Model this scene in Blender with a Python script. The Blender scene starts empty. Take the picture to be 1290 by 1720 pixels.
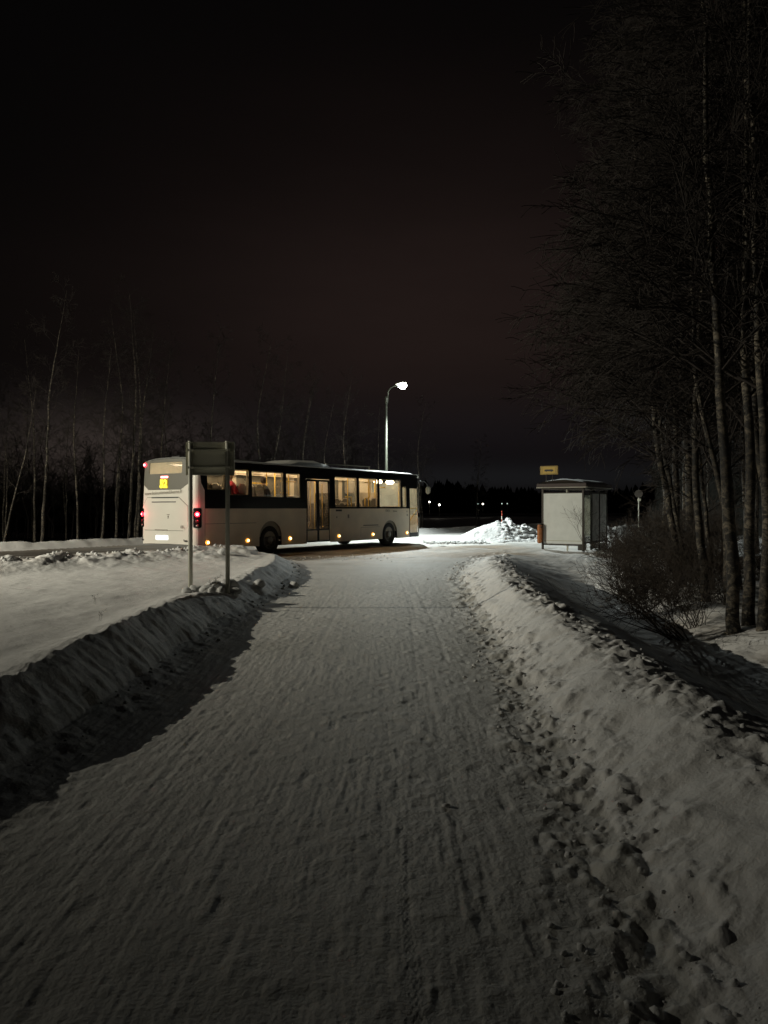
import bpy, bmesh, math, random
import numpy as np
from mathutils import Vector, Matrix, geometry
R = math.radians
C = bpy.context.scene.collection
scene = bpy.context.scene

# ------------------------------------------------------------------ camera
EYE = 1.55
F = 1292.0            # focal length in photo pixels (photo 1290 x 1720)
cam_d = bpy.data.cameras.new('camera'); cam = bpy.data.objects.new('camera', cam_d); C.objects.link(cam)
cam_d.sensor_fit = 'VERTICAL'; cam_d.sensor_height = 36.0; cam_d.lens = 36.0 * F / 1720
cam_d.clip_start = .05; cam_d.clip_end = 3000
cam.location = (0, 0, EYE); cam.rotation_euler = (R(90 - .266), 0, 0)
scene.camera = cam
scene.view_settings.view_transform = 'Standard'; scene.view_settings.look = 'None'
scene.view_settings.exposure = 0.0; scene.view_settings.gamma = 1
scene.cycles.use_denoising = True
scene.cycles.max_bounces = 8; scene.cycles.transparent_max_bounces = 24
scene.cycles.sample_clamp_indirect = 4.0
scene.cycles.caustics_reflective = False; scene.cycles.caustics_refractive = False

# ------------------------------------------------------------------ night sky
world = bpy.data.worlds.new('World'); scene.world = world; world.use_nodes = True
nt = world.node_tree; nt.nodes.clear()
def wn(t, **k):
    n = nt.nodes.new(t)
    for a, b in k.items(): setattr(n, a, b)
    return n
def wmath(op, a, b=None, c=None):
    n = wn('ShaderNodeMath', operation=op)
    for i, v in enumerate((a, b, c)):
        if v is None: continue
        if isinstance(v, (int, float)): n.inputs[i].default_value = v
        else: nt.links.new(v, n.inputs[i])
    return n.outputs[0]
tc = wn('ShaderNodeTexCoord'); sep = wn('ShaderNodeSeparateXYZ'); nt.links.new(tc.outputs['Generated'], sep.inputs[0])
X, Y, Z = sep.outputs
az = wmath('ARCTAN2', X, Y)                      # 0 ahead, positive to the right
el = wmath('ARCSINE', Z)
def gauss(az0, el0, wa, we):
    a = wmath('DIVIDE', wmath('SUBTRACT', az, az0), wa); e = wmath('DIVIDE', wmath('SUBTRACT', el, el0), we)
    return wmath('EXPONENT', wmath('MULTIPLY', wmath('ADD', wmath('MULTIPLY', a, a), wmath('MULTIPLY', e, e)), -1.0))
cl = wn('ShaderNodeTexNoise'); cl.inputs['Scale'].default_value = 2.2; cl.inputs['Detail'].default_value = 4
mp = wn('ShaderNodeMapping'); mp.inputs['Scale'].default_value = (1, 1, 4); nt.links.new(tc.outputs['Generated'], mp.inputs[0]); nt.links.new(mp.outputs[0], cl.inputs['Vector'])
cloud = wmath('ADD', wmath('MULTIPLY', cl.outputs['Fac'], .9), .55)
def term(col, fac):
    n = wn('ShaderNodeVectorMath', operation='SCALE'); n.inputs[0].default_value = col; nt.links.new(fac, n.inputs['Scale']); return n.outputs[0]
def vadd(a, b):
    n = wn('ShaderNodeVectorMath', operation='ADD'); nt.links.new(a, n.inputs[0]); nt.links.new(b, n.inputs[1]); return n.outputs[0]
one = wmath('ADD', wmath('MULTIPLY', Z, 0.0), 1.0)
sky = term((.0013, .0012, .0012), one)
sky = vadd(sky, term((.0110, .0066, .0056), wmath('MULTIPLY', gauss(.10, R(13.5), .36, R(9)), cloud)))
sky = vadd(sky, term((.0028, .0017, .0015), wmath('MULTIPLY', gauss(.02, R(22), .36, R(10)), cloud)))
sky = vadd(sky, term((.0045, .0052, .0058), gauss(.13, R(2.2), .35, R(1.1))))
sky = vadd(sky, term((.0010, .0016, .0026), gauss(.1, R(5.5), .5, R(3))))
sky = vadd(sky, term((.025, .019, .016), wmath('MULTIPLY', gauss(-.35, R(4.0), .16, R(2.8)), cloud)))
sky = vadd(sky, term((.0018, .0012, .0010), wmath('MULTIPLY', gauss(-.3, R(11), .3, R(7)), cloud)))
bg = wn('ShaderNodeBackground'); nt.links.new(sky, bg.inputs[0]); bg.inputs[1].default_value = 1.0
wo = wn('ShaderNodeOutputWorld'); nt.links.new(bg.outputs[0], wo.inputs[0])

# ------------------------------------------------------------------ lamp settings (the lamps themselves are built below)
LAMP_H = 8.4
FAR_LAMP_POWER = 11500; FAR_LAMP_COL = (.90, 1.0, .97)
NEAR_LAMP_POWER = 17500; NEAR_LAMP_COL = (1.0, .945, .77)

# ------------------------------------------------------------------ helpers
def tag(o, label=None, cat=None, group=None, kind=None):
    if label: o['label'] = label
    if cat: o['category'] = cat
    if group: o['group'] = group
    if kind: o['kind'] = kind
    return o
def empty(name, loc=(0, 0, 0), rz=0.0):
    o = bpy.data.objects.new(name, None); C.objects.link(o); o.location = loc; o.rotation_euler = (0, 0, rz); o.empty_display_size = .3
    return o
def link_mesh(name, me, mat, parent=None, smooth=False):
    o = bpy.data.objects.new(name, me); C.objects.link(o)
    if mat is not None and not len(me.materials): me.materials.append(mat)
    if parent: o.parent = parent
    if smooth: me.polygons.foreach_set('use_smooth', [True] * len(me.polygons))
    return o
def copy_tree(o, parent=None):
    c = o.copy(); C.objects.link(c); c.parent = parent
    for ch in o.children: copy_tree(ch, c)
    return c
class MB:
    """collects simple shapes into one mesh"""
    def __init__(s): s.v = []; s.f = []; s.mi = []
    def quad(s, pts, m=0):
        k = len(s.v); s.v += [tuple(p) for p in pts]; s.f.append(tuple(range(k, k + len(pts)))); s.mi.append(m)
    def box(s, c, size, rot=None, m=0, bev=0.0):
        sx, sy, sz = [q / 2 for q in size]
        b = min(bev, sx * .9, sy * .9, sz * .9)
        k = len(s.v)
        if b <= 0:
            P = [Vector((x, y, z)) for z in (-sz, sz) for y in (-sy, sy) for x in (-sx, sx)]
            Fs = [(0, 2, 3, 1), (4, 5, 7, 6), (0, 1, 5, 4), (2, 6, 7, 3), (0, 4, 6, 2), (1, 3, 7, 5)]
        else:
            bm = bmesh.new(); bmesh.ops.create_cube(bm, size=1)
            for v in bm.verts: v.co = Vector((v.co.x * 2 * sx, v.co.y * 2 * sy, v.co.z * 2 * sz))
            bmesh.ops.bevel(bm, geom=list(bm.edges), offset=b, segments=2, affect='EDGES')
            bm.verts.index_update()
            P = [v.co.copy() for v in bm.verts]; Fs = [tuple(v.index for v in f.verts) for f in bm.faces]; bm.free()
        c = Vector(c)
        for p in P:
            if rot is not None: p = rot @ p
            s.v.append(tuple(p + c))
        for f in Fs: s.f.append(tuple(k + i for i in f)); s.mi.append(m)
    def tube(s, pts, rad, n=6, m=0, cap=True):
        pts = [Vector(p) for p in pts]
        if not hasattr(rad, '__len__'): rad = [rad] * len(pts)
        k0 = len(s.v); N = len(pts)
        u = None
        for i, p in enumerate(pts):
            d = (pts[min(i + 1, N - 1)] - pts[max(i - 1, 0)])
            if d.length < 1e-9: d = Vector((0, 0, 1))
            d.normalize()
            if u is None:
                u = d.cross(Vector((0, 0, 1)) if abs(d.z) < .9 else Vector((1, 0, 0))); u.normalize()
            else:
                u = u - d * u.dot(d)
                if u.length < 1e-6: u = d.orthogonal()
                u.normalize()
            w = d.cross(u)
            for j in range(n):
                a = 2 * math.pi * j / n
                q = p + (u * math.cos(a) + w * math.sin(a)) * rad[i]
                s.v.append((q.x, q.y, q.z))
        for i in range(N - 1):
            for j in range(n):
                a = k0 + i * n + j; b = k0 + i * n + (j + 1) % n
                s.f.append((a, b, b + n, a + n)); s.mi.append(m)
        if cap:
            s.f.append(tuple(k0 + j for j in reversed(range(n)))); s.mi.append(m)
            s.f.append(tuple(k0 + (N - 1) * n + j for j in range(n))); s.mi.append(m)
    def lathe(s, prof, M=None, n=24, m=0):
        """prof: (r, z) pairs about local z"""
        k0 = len(s.v)
        for r, z in prof:
            for j in range(n):
                a = 2 * math.pi * j / n; p = Vector((r * math.cos(a), r * math.sin(a), z))
                if M is not None: p = M @ p
                s.v.append(tuple(p))
        for i in range(len(prof) - 1):
            for j in range(n):
                a = k0 + i * n + j; b = k0 + i * n + (j + 1) % n
                s.f.append((a, b, b + n, a + n)); s.mi.append(m)
    def build(s, name, mat, parent=None, smooth=False, mats=None):
        me = bpy.data.meshes.new(name); me.from_pydata(s.v, [], s.f)
        for mm in (mats or [mat]): me.materials.append(mm)
        if mats: me.polygons.foreach_set('material_index', s.mi)
        me.update()
        o = bpy.data.objects.new(name, me); C.objects.link(o)
        if parent: o.parent = parent
        if smooth:
            me.polygons.foreach_set('use_smooth', [True] * len(me.polygons))
        return o

# numpy noise
def _h(ix, iy, seed):
    n = (ix.astype(np.int64) * 374761393 + iy.astype(np.int64) * 668265263 + seed * 974634777) & 0xFFFFFFFF
    n = ((n ^ (n >> 13)) * 1274126177) & 0xFFFFFFFF
    return ((n ^ (n >> 16)) & 0xFFFFFF) / float(0xFFFFFF)
def vn(x, y, seed=0):
    x0 = np.floor(x); y0 = np.floor(y); fx = x - x0; fy = y - y0
    fx = fx * fx * fx * (fx * (fx * 6 - 15) + 10); fy = fy * fy * fy * (fy * (fy * 6 - 15) + 10)
    a = _h(x0, y0, seed); b = _h(x0 + 1, y0, seed); c = _h(x0, y0 + 1, seed); d = _h(x0 + 1, y0 + 1, seed)
    return (a + (b - a) * fx) * (1 - fy) + (c + (d - c) * fx) * fy - .5
def fbm(x, y, o=3, seed=0):
    t = 0; a = 1.0
    for i in range(o):
        t = t + a * vn(x * 2 ** i * (1 + .03 * i) + 17.3 * i, y * 2 ** i + 9.1 * i, seed + i); a *= .5
    return t
def sst(a, b, x):
    t = np.clip((x - a) / (b - a), 0, 1); return t * t * (3 - 2 * t)

# ------------------------------------------------------------------ materials
def mat(name, col, rough=.6, metal=0.0, spec=.5, noise=0.0, nscale=8.0, bump=0.0, bscale=40.0, emit=None, estr=0.0, dark=None, coat=0.0):
    m = bpy.data.materials.new(name); m.use_nodes = True; t = m.node_tree; b = t.nodes['Principled BSDF']
    b.inputs['Base Color'].default_value = (*col, 1); b.inputs['Roughness'].default_value = rough
    b.inputs['Metallic'].default_value = metal; b.inputs['Specular IOR Level'].default_value = spec
    b.inputs['Coat Weight'].default_value = coat
    tcn = t.nodes.new('ShaderNodeTexCoord')
    nz = t.nodes.new('ShaderNodeTexNoise'); nz.inputs['Scale'].default_value = nscale; nz.inputs['Detail'].default_value = 5
    t.links.new(tcn.outputs['Object'], nz.inputs['Vector'])
    if noise > 0 or dark:
        r = t.nodes.new('ShaderNodeValToRGB'); r.color_ramp.elements[0].position = .3; r.color_ramp.elements[1].position = .7
        dk = dark or tuple(c * (1 - noise) for c in col)
        r.color_ramp.elements[0].color = (*dk, 1); r.color_ramp.elements[1].color = (*col, 1)
        t.links.new(nz.outputs['Fac'], r.inputs['Fac']); t.links.new(r.outputs[0], b.inputs['Base Color'])
    if bump > 0:
        n2 = t.nodes.new('ShaderNodeTexNoise'); n2.inputs['Scale'].default_value = bscale; n2.inputs['Detail'].default_value = 4
        t.links.new(tcn.outputs['Object'], n2.inputs['Vector'])
        bp = t.nodes.new('ShaderNodeBump'); bp.inputs['Strength'].default_value = bump; bp.inputs['Distance'].default_value = .02
        t.links.new(n2.outputs['Fac'], bp.inputs['Height']); t.links.new(bp.outputs[0], b.inputs['Normal'])
    if emit:
        b.inputs['Emission Color'].default_value = (*emit, 1); b.inputs['Emission Strength'].default_value = estr
    return m
def glass_mat(name, tint=(.8, .82, .8), rough=.02, refl=1.0):
    m = bpy.data.materials.new(name); m.use_nodes = True; t = m.node_tree; t.nodes.clear()
    tr = t.nodes.new('ShaderNodeBsdfTransparent'); tr.inputs[0].default_value = (*tint, 1)
    gl = t.nodes.new('ShaderNodeBsdfGlossy'); gl.inputs['Roughness'].default_value = rough; gl.inputs[0].default_value = (refl, refl, refl, 1)
    lw = t.nodes.new('ShaderNodeLayerWeight'); lw.inputs[0].default_value = .5
    fr = t.nodes.new('ShaderNodeMath'); fr.operation = 'POWER'; fr.inputs[1].default_value = 4.0; t.links.new(lw.outputs['Facing'], fr.inputs[0])
    nz = t.nodes.new('ShaderNodeTexNoise'); nz.inputs['Scale'].default_value = 3
    ad = t.nodes.new('ShaderNodeMath'); ad.operation = 'MULTIPLY_ADD'; ad.inputs[1].default_value = .05
    t.links.new(nz.outputs['Fac'], ad.inputs[0]); t.links.new(fr.outputs[0], ad.inputs[2])
    mx = t.nodes.new('ShaderNodeMixShader'); o = t.nodes.new('ShaderNodeOutputMaterial')
    t.links.new(ad.outputs[0], mx.inputs[0]); t.links.new(tr.outputs[0], mx.inputs[1]); t.links.new(gl.outputs[0], mx.inputs[2]); t.links.new(mx.outputs[0], o.inputs[0])
    return m
def fog_mat(name, col=(.5, .45, .36), clear=.45):
    """steamed-up glass: part see-through, part milky"""
    m = bpy.data.materials.new(name); m.use_nodes = True; t = m.node_tree; t.nodes.clear()
    tr = t.nodes.new('ShaderNodeBsdfTransparent'); tr.inputs[0].default_value = (.85, .85, .85, 1)
    df = t.nodes.new('ShaderNodeBsdfDiffuse'); df.inputs[0].default_value = (*col, 1); tl = t.nodes.new('ShaderNodeBsdfTranslucent'); tl.inputs[0].default_value = (*col, 1)
    m1 = t.nodes.new('ShaderNodeMixShader'); m1.inputs[0].default_value = .5; t.links.new(df.outputs[0], m1.inputs[1]); t.links.new(tl.outputs[0], m1.inputs[2])
    tcn = t.nodes.new('ShaderNodeTexCoord'); nz = t.nodes.new('ShaderNodeTexNoise'); nz.inputs['Scale'].default_value = 1.3; nz.inputs['Detail'].default_value = 3; t.links.new(tcn.outputs['Object'], nz.inputs['Vector'])
    mp_ = t.nodes.new('ShaderNodeMapRange'); mp_.inputs['From Min'].default_value = .3; mp_.inputs['From Max'].default_value = .7; mp_.inputs['To Min'].default_value = 1 - clear - .2; mp_.inputs['To Max'].default_value = 1 - clear + .2
    t.links.new(nz.outputs['Fac'], mp_.inputs['Value'])
    mx = t.nodes.new('ShaderNodeMixShader'); o = t.nodes.new('ShaderNodeOutputMaterial'); t.links.new(mp_.outputs[0], mx.inputs[0]); t.links.new(tr.outputs[0], mx.inputs[1]); t.links.new(m1.outputs[0], mx.inputs[2]); t.links.new(mx.outputs[0], o.inputs[0])
    return m
def snow_mat(name):
    """snow whose real dirt and bare patches come from the mesh attributes dirt, tarmac"""
    m = bpy.data.materials.new(name); m.use_nodes = True; t = m.node_tree; b = t.nodes['Principled BSDF']
    L = t.links.new
    tcn = t.nodes.new('ShaderNodeTexCoord')
    def nz(scale, det=4, dist=0, rough=.5):
        n = t.nodes.new('ShaderNodeTexNoise'); n.inputs['Scale'].default_value = scale; n.inputs['Detail'].default_value = det
        n.inputs['Distortion'].default_value = dist; n.inputs['Roughness'].default_value = rough
        L(tcn.outputs['Object'], n.inputs['Vector']); return n.outputs['Fac']
    def attr(n):
        a = t.nodes.new('ShaderNodeAttribute'); a.attribute_name = n; return a.outputs['Fac']
    def mix(f, a, c):
        n = t.nodes.new('ShaderNodeMix'); n.data_type = 'RGBA'
        if isinstance(f, float): n.inputs[0].default_value = f
        else: L(f, n.inputs[0])
        for i, q in ((6, a), (7, c)):
            if isinstance(q, tuple): n.inputs[i].default_value = (*q, 1)
            else: L(q, n.inputs[i])
        return n.outputs[2]
    def mth(op, a, c, clamp=False):
        n = t.nodes.new('ShaderNodeMath'); n.operation = op; n.use_clamp = clamp
        for i, q in enumerate((a, c)):
            if isinstance(q, (int, float)): n.inputs[i].default_value = q
            else: L(q, n.inputs[i])
        return n.outputs[0]
    fresh = mix(nz(1.3), (.80, .79, .775), (.86, .85, .835))
    packed = mix(nz(3.0, 5), (.50, .49, .455), (.64, .63, .60))
    c = mix(attr('packed'), fresh, packed)
    d1 = mth('MULTIPLY', mth('SUBTRACT', nz(9, 6, 0, .65), .38, True), 3.2, True)
    sand = mix(d1, (.33, .215, .115), (.54, .41, .27))
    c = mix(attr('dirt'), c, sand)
    g = mix(d1, (.022, .017, .013), (.060, .046, .034))
    c = mix(attr('tarmac'), c, g)
    L(c, b.inputs['Base Color'])
    b.inputs['Roughness'].default_value = .62; b.inputs['Specular IOR Level'].default_value = .25
    bp = t.nodes.new('ShaderNodeBump'); bp.inputs['Strength'].default_value = .55; bp.inputs['Distance'].default_value = .012
    L(nz(55, 6, 0, .6), bp.inputs['Height'])
    bp2 = t.nodes.new('ShaderNodeBump'); bp2.inputs['Strength'].default_value = .22; bp2.inputs['Distance'].default_value = .05
    L(nz(9, 5, 0, .55), bp2.inputs['Height']); L(bp.outputs[0], bp2.inputs['Normal'])
    L(bp2.outputs[0], b.inputs['Normal'])
    return m
def birch_mat():
    m = bpy.data.materials.new('birch_bark'); m.use_nodes = True; t = m.node_tree; b = t.nodes['Principled BSDF']; L = t.links.new
    tcn = t.nodes.new('ShaderNodeTexCoord'); mpn = t.nodes.new('ShaderNodeMapping'); mpn.inputs['Scale'].default_value = (4, 4, 6)
    L(tcn.outputs['Object'], mpn.inputs[0])
    n = t.nodes.new('ShaderNodeTexNoise'); n.inputs['Scale'].default_value = 1.6; n.inputs['Detail'].default_value = 7; n.inputs['Roughness'].default_value = .75; n.inputs['Distortion'].default_value = 1.1
    L(mpn.outputs[0], n.inputs['Vector'])
    r = t.nodes.new('ShaderNodeValToRGB'); e = r.color_ramp.elements
    e[0].position = .47; e[0].color = (.02, .017, .014, 1); e[1].position = .60; e[1].color = (.31, .265, .20, 1)
    L(n.outputs['Fac'], r.inputs['Fac'])
    n2 = t.nodes.new('ShaderNodeTexNoise'); n2.inputs['Scale'].default_value = .55; L(tcn.outputs['Object'], n2.inputs['Vector'])
    r2 = t.nodes.new('ShaderNodeValToRGB'); r2.color_ramp.elements[0].position = .4; r2.color_ramp.elements[0].color = (.25, .23, .2, 1); r2.color_ramp.elements[1].position = .65; r2.color_ramp.elements[1].color = (1, 1, 1, 1)
    L(n2.outputs['Fac'], r2.inputs['Fac'])
    mx = t.nodes.new('ShaderNodeMix'); mx.data_type = 'RGBA'; mx.blend_type = 'MULTIPLY'; mx.inputs[0].default_value = 1
    L(r.outputs[0], mx.inputs[6]); L(r2.outputs[0], mx.inputs[7]); L(mx.outputs[2], b.inputs['Base Color'])
    b.inputs['Roughness'].default_value = .75
    bp = t.nodes.new('ShaderNodeBump'); bp.inputs['Strength'].default_value = .5; bp.inputs['Distance'].default_value = .02
    L(n.outputs['Fac'], bp.inputs['Height']); L(bp.outputs[0], b.inputs['Normal'])
    return m
M = dict(
    snow=snow_mat('snow'), birch=birch_mat(),
    twig=mat('twig_bark', (.026, .019, .015), .85, noise=.4, nscale=6),
    twig_r=mat('shrub_bark', (.060, .045, .033), .85, noise=.4, nscale=9),
    conifer=mat('conifer_needles', (.011, .012, .009), .9, noise=.4),
    pale=mat('bus_white_paint', (.74, .72, .64), .32, spec=.5, noise=.06, nscale=1.5, coat=.2),
    side=mat('bus_side_dirt_bounce_paint', (.80, .71, .56), .42, spec=.4, noise=.22, nscale=1.1),  # dirt tone, plus warm bounced light put into the colour
    grey=mat('bus_grey_paint', (.17, .165, .14), .35, spec=.4, noise=.1, nscale=2),
    black=mat('bus_black_gloss', (.006, .006, .007), .22, spec=.25, noise=.2, nscale=3),
    rubber=mat('rubber', (.018, .018, .017), .8, noise=.4, nscale=6, bump=.3),
    rim=mat('steel_rim', (.22, .21, .19), .45, metal=.6, noise=.4, nscale=5),
    under=mat('underbody', (.012, .011, .010), .9, noise=.3),
    roof=mat('bus_roof_paint', (.42, .42, .40), .5, noise=.25, nscale=2),
    glass=glass_mat('window_glass', (.86, .85, .80)), fog=fog_mat('steamed_glass'), fogdoor=fog_mat('steamed_door_glass', (.62, .54, .42), .80), fogrear=fog_mat('steamed_rear_glass', (.75, .68, .52), .2), dglass=glass_mat('tinted_glass', (.45, .45, .43)),
    clear=glass_mat('clear_glass', (.75, .78, .75)),
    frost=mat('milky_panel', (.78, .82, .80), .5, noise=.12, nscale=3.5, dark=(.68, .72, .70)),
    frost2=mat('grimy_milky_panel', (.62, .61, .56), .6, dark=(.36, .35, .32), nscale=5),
    cream=mat('bus_interior_cream', (.62, .53, .40), .55, noise=.1, nscale=2),
    inwall=mat('bus_interior_grey', (.30, .27, .22), .6, noise=.2, nscale=3),
    floor=mat('bus_floor', (.10, .09, .08), .7, noise=.3),
    seat=mat('seat_cloth', (.17, .15, .13), .85, noise=.35, nscale=12, bump=.2),
    seatlight=mat('seat_shell', (.50, .45, .37), .5, noise=.1),
    yellow=mat('yellow_handrail', (.80, .50, .05), .35, noise=.08, nscale=4),
    strip=mat('interior_light', (.9, .85, .7), .5, emit=(1, .80, .57), estr=30),
    strip2=mat('interior_lamp_bright', (.9, .85, .7), .5, emit=(1, .85, .62), estr=16),
    red=mat('red_lamp', (.6, .02, .03), .3, emit=(1, .018, .035), estr=6),
    redcore=mat('red_lamp_filament', (.9, .4, .4), .3, emit=(1, .33, .33), estr=6),
    redlens=mat('red_lens', (.05, .006, .008), .2, noise=.1),
    amber=mat('amber_lamp', (.8, .5, .1), .3, emit=(1, .40, .05), estr=1.7),
    ambercore=mat('amber_lamp_bulb', (.9, .8, .4), .3, emit=(1, .80, .36), estr=10),
    led=mat('route_display_lit', (.9, .8, .05), .4, emit=(1, .86, .045), estr=1.5),
    ledbloom=mat('route_display_bloom', (.22, .17, .02), .4, emit=(1, .66, .02), estr=.30),  # field behind the digits glows, standing in for their bloom
    plate=mat('plate_white_glow', (.85, .87, .9), .4, emit=(.86, .92, 1), estr=1.4),  # glows by itself in place of the plate lamp
    ink=mat('lettering_dark', (.22, .20, .16), .6, noise=.1),
    ink2=mat('lettering_black', (.03, .028, .025), .6, noise=.1),
    galv=mat('galvanised_steel', (.56, .55, .46), .6, metal=0.0, noise=.25, nscale=6),
    signback=mat('sign_back_aluminium', (.58, .57, .46), .6, metal=0.0, noise=.18, nscale=4),
    pole=mat('lamp_pole_steel', (.045, .048, .034), .5, metal=.2, noise=.2, nscale=3),
    lens=mat('lamp_lens', (1, 1, 1), .4, emit=(.93, 1, .97), estr=60),
    shframe=mat('shelter_frame_brown', (.055, .045, .036), .6, noise=.3, nscale=6),
    fascia=mat('shelter_fascia_brown', (.055, .035, .030), .6, noise=.3, nscale=5),
    soffit=mat('shelter_soffit', (.46, .44, .38), .6, noise=.3, nscale=3),
    signyel=mat('bus_stop_yellow', (.55, .36, .02), .5, noise=.15, nscale=8),
    binorange=mat('bin_orange', (.55, .20, .06), .6, noise=.2, nscale=7),
    stake=mat('stake_red', (.60, .10, .05), .5, noise=.2),
    redcloth=mat('red_jacket', (.48, .03, .045), .8, noise=.2, nscale=14, bump=.3),
    darkcloth=mat('dark_coat', (.03, .03, .035), .85, noise=.3, nscale=14, bump=.3),
    palecloth=mat('pale_coat', (.45, .36, .26), .85, noise=.2, nscale=14, bump=.3),
    trousers=mat('dark_trousers', (.03, .035, .05), .85, noise=.3),
    skin=mat('skin', (.55, .34, .25), .55, noise=.08),
    blond=mat('blond_hair', (.50, .36, .20), .6, noise=.3, nscale=40),
    brownhair=mat('brown_hair', (.06, .04, .025), .6, noise=.3, nscale=40),
    warmpt=mat('distant_light', (1, 1, 1), .4, emit=(1, .93, .78), estr=9),
    dimpt=mat('distant_dim_light', (1, 1, 1), .4, emit=(.7, .9, .8), estr=.7),
    wood=mat('weathered_wood', (.12, .10, .08), .8, noise=.4),
)
mdisp = M['clear']

# ------------------------------------------------------------------ layout of the place
P0 = (-5.63, 23.1); UX, UY = .552, .834            # bus rear right corner, direction of the road
def road_n(x, y): return (x - P0[0]) * UY - (y - P0[1]) * UX     # metres to the right of the bus' right side
def road_s(x, y): return (x - P0[0]) * UX + (y - P0[1]) * UY
def RW(s, n, z=0.0): return Vector((P0[0] + s * UX + n * UY, P0[1] + s * UY - n * UX, z))
def at(px, py, y): return Vector(((px - 645) / F * y, y, EYE - (py - 854) / F * y))

def interp(v, xs, ys): return np.interp(v, xs, ys)
def crestL(y): return interp(y, [-6, 5.1, 7.4, 10.5, 12, 16.8, 19.5, 22], [-2.62, -2.57, -2.54, -2.6, -2.46, -2.42, -2.72, -3.1])
def crestLz(y): return interp(y, [-6, 3.2, 4.2, 4.9, 5.6, 7.4, 10, 11.6, 12.6, 14, 17, 21, 22], [.22, .24, .30, .35, .39, .43, .40, .28, .27, .34, .34, .30, .26])
def footR(y): return interp(y, [-6, 2.3, 2.84, 4.5, 6.8, 10.8, 13, 16.5, 20, 24.7, 27], [.8, .81, .89, .99, 1.07, 1.29, 1.38, 1.53, 2.0, 2.9, 4.2])
def crestR(y): return interp(y, [-6, 3.5, 4.7, 5.7, 7.6, 10.8, 13, 17.5, 21, 25, 30], [1.74, 1.76, 1.82, 1.80, 1.87, 1.96, 2.07, 2.45, 2.95, 4.0, 6])
def crestRz(y): return interp(y, [-6, 9, 12, 17.5, 21, 24, 27], [.33, .33, .34, .32, .22, .10, .0])

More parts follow.
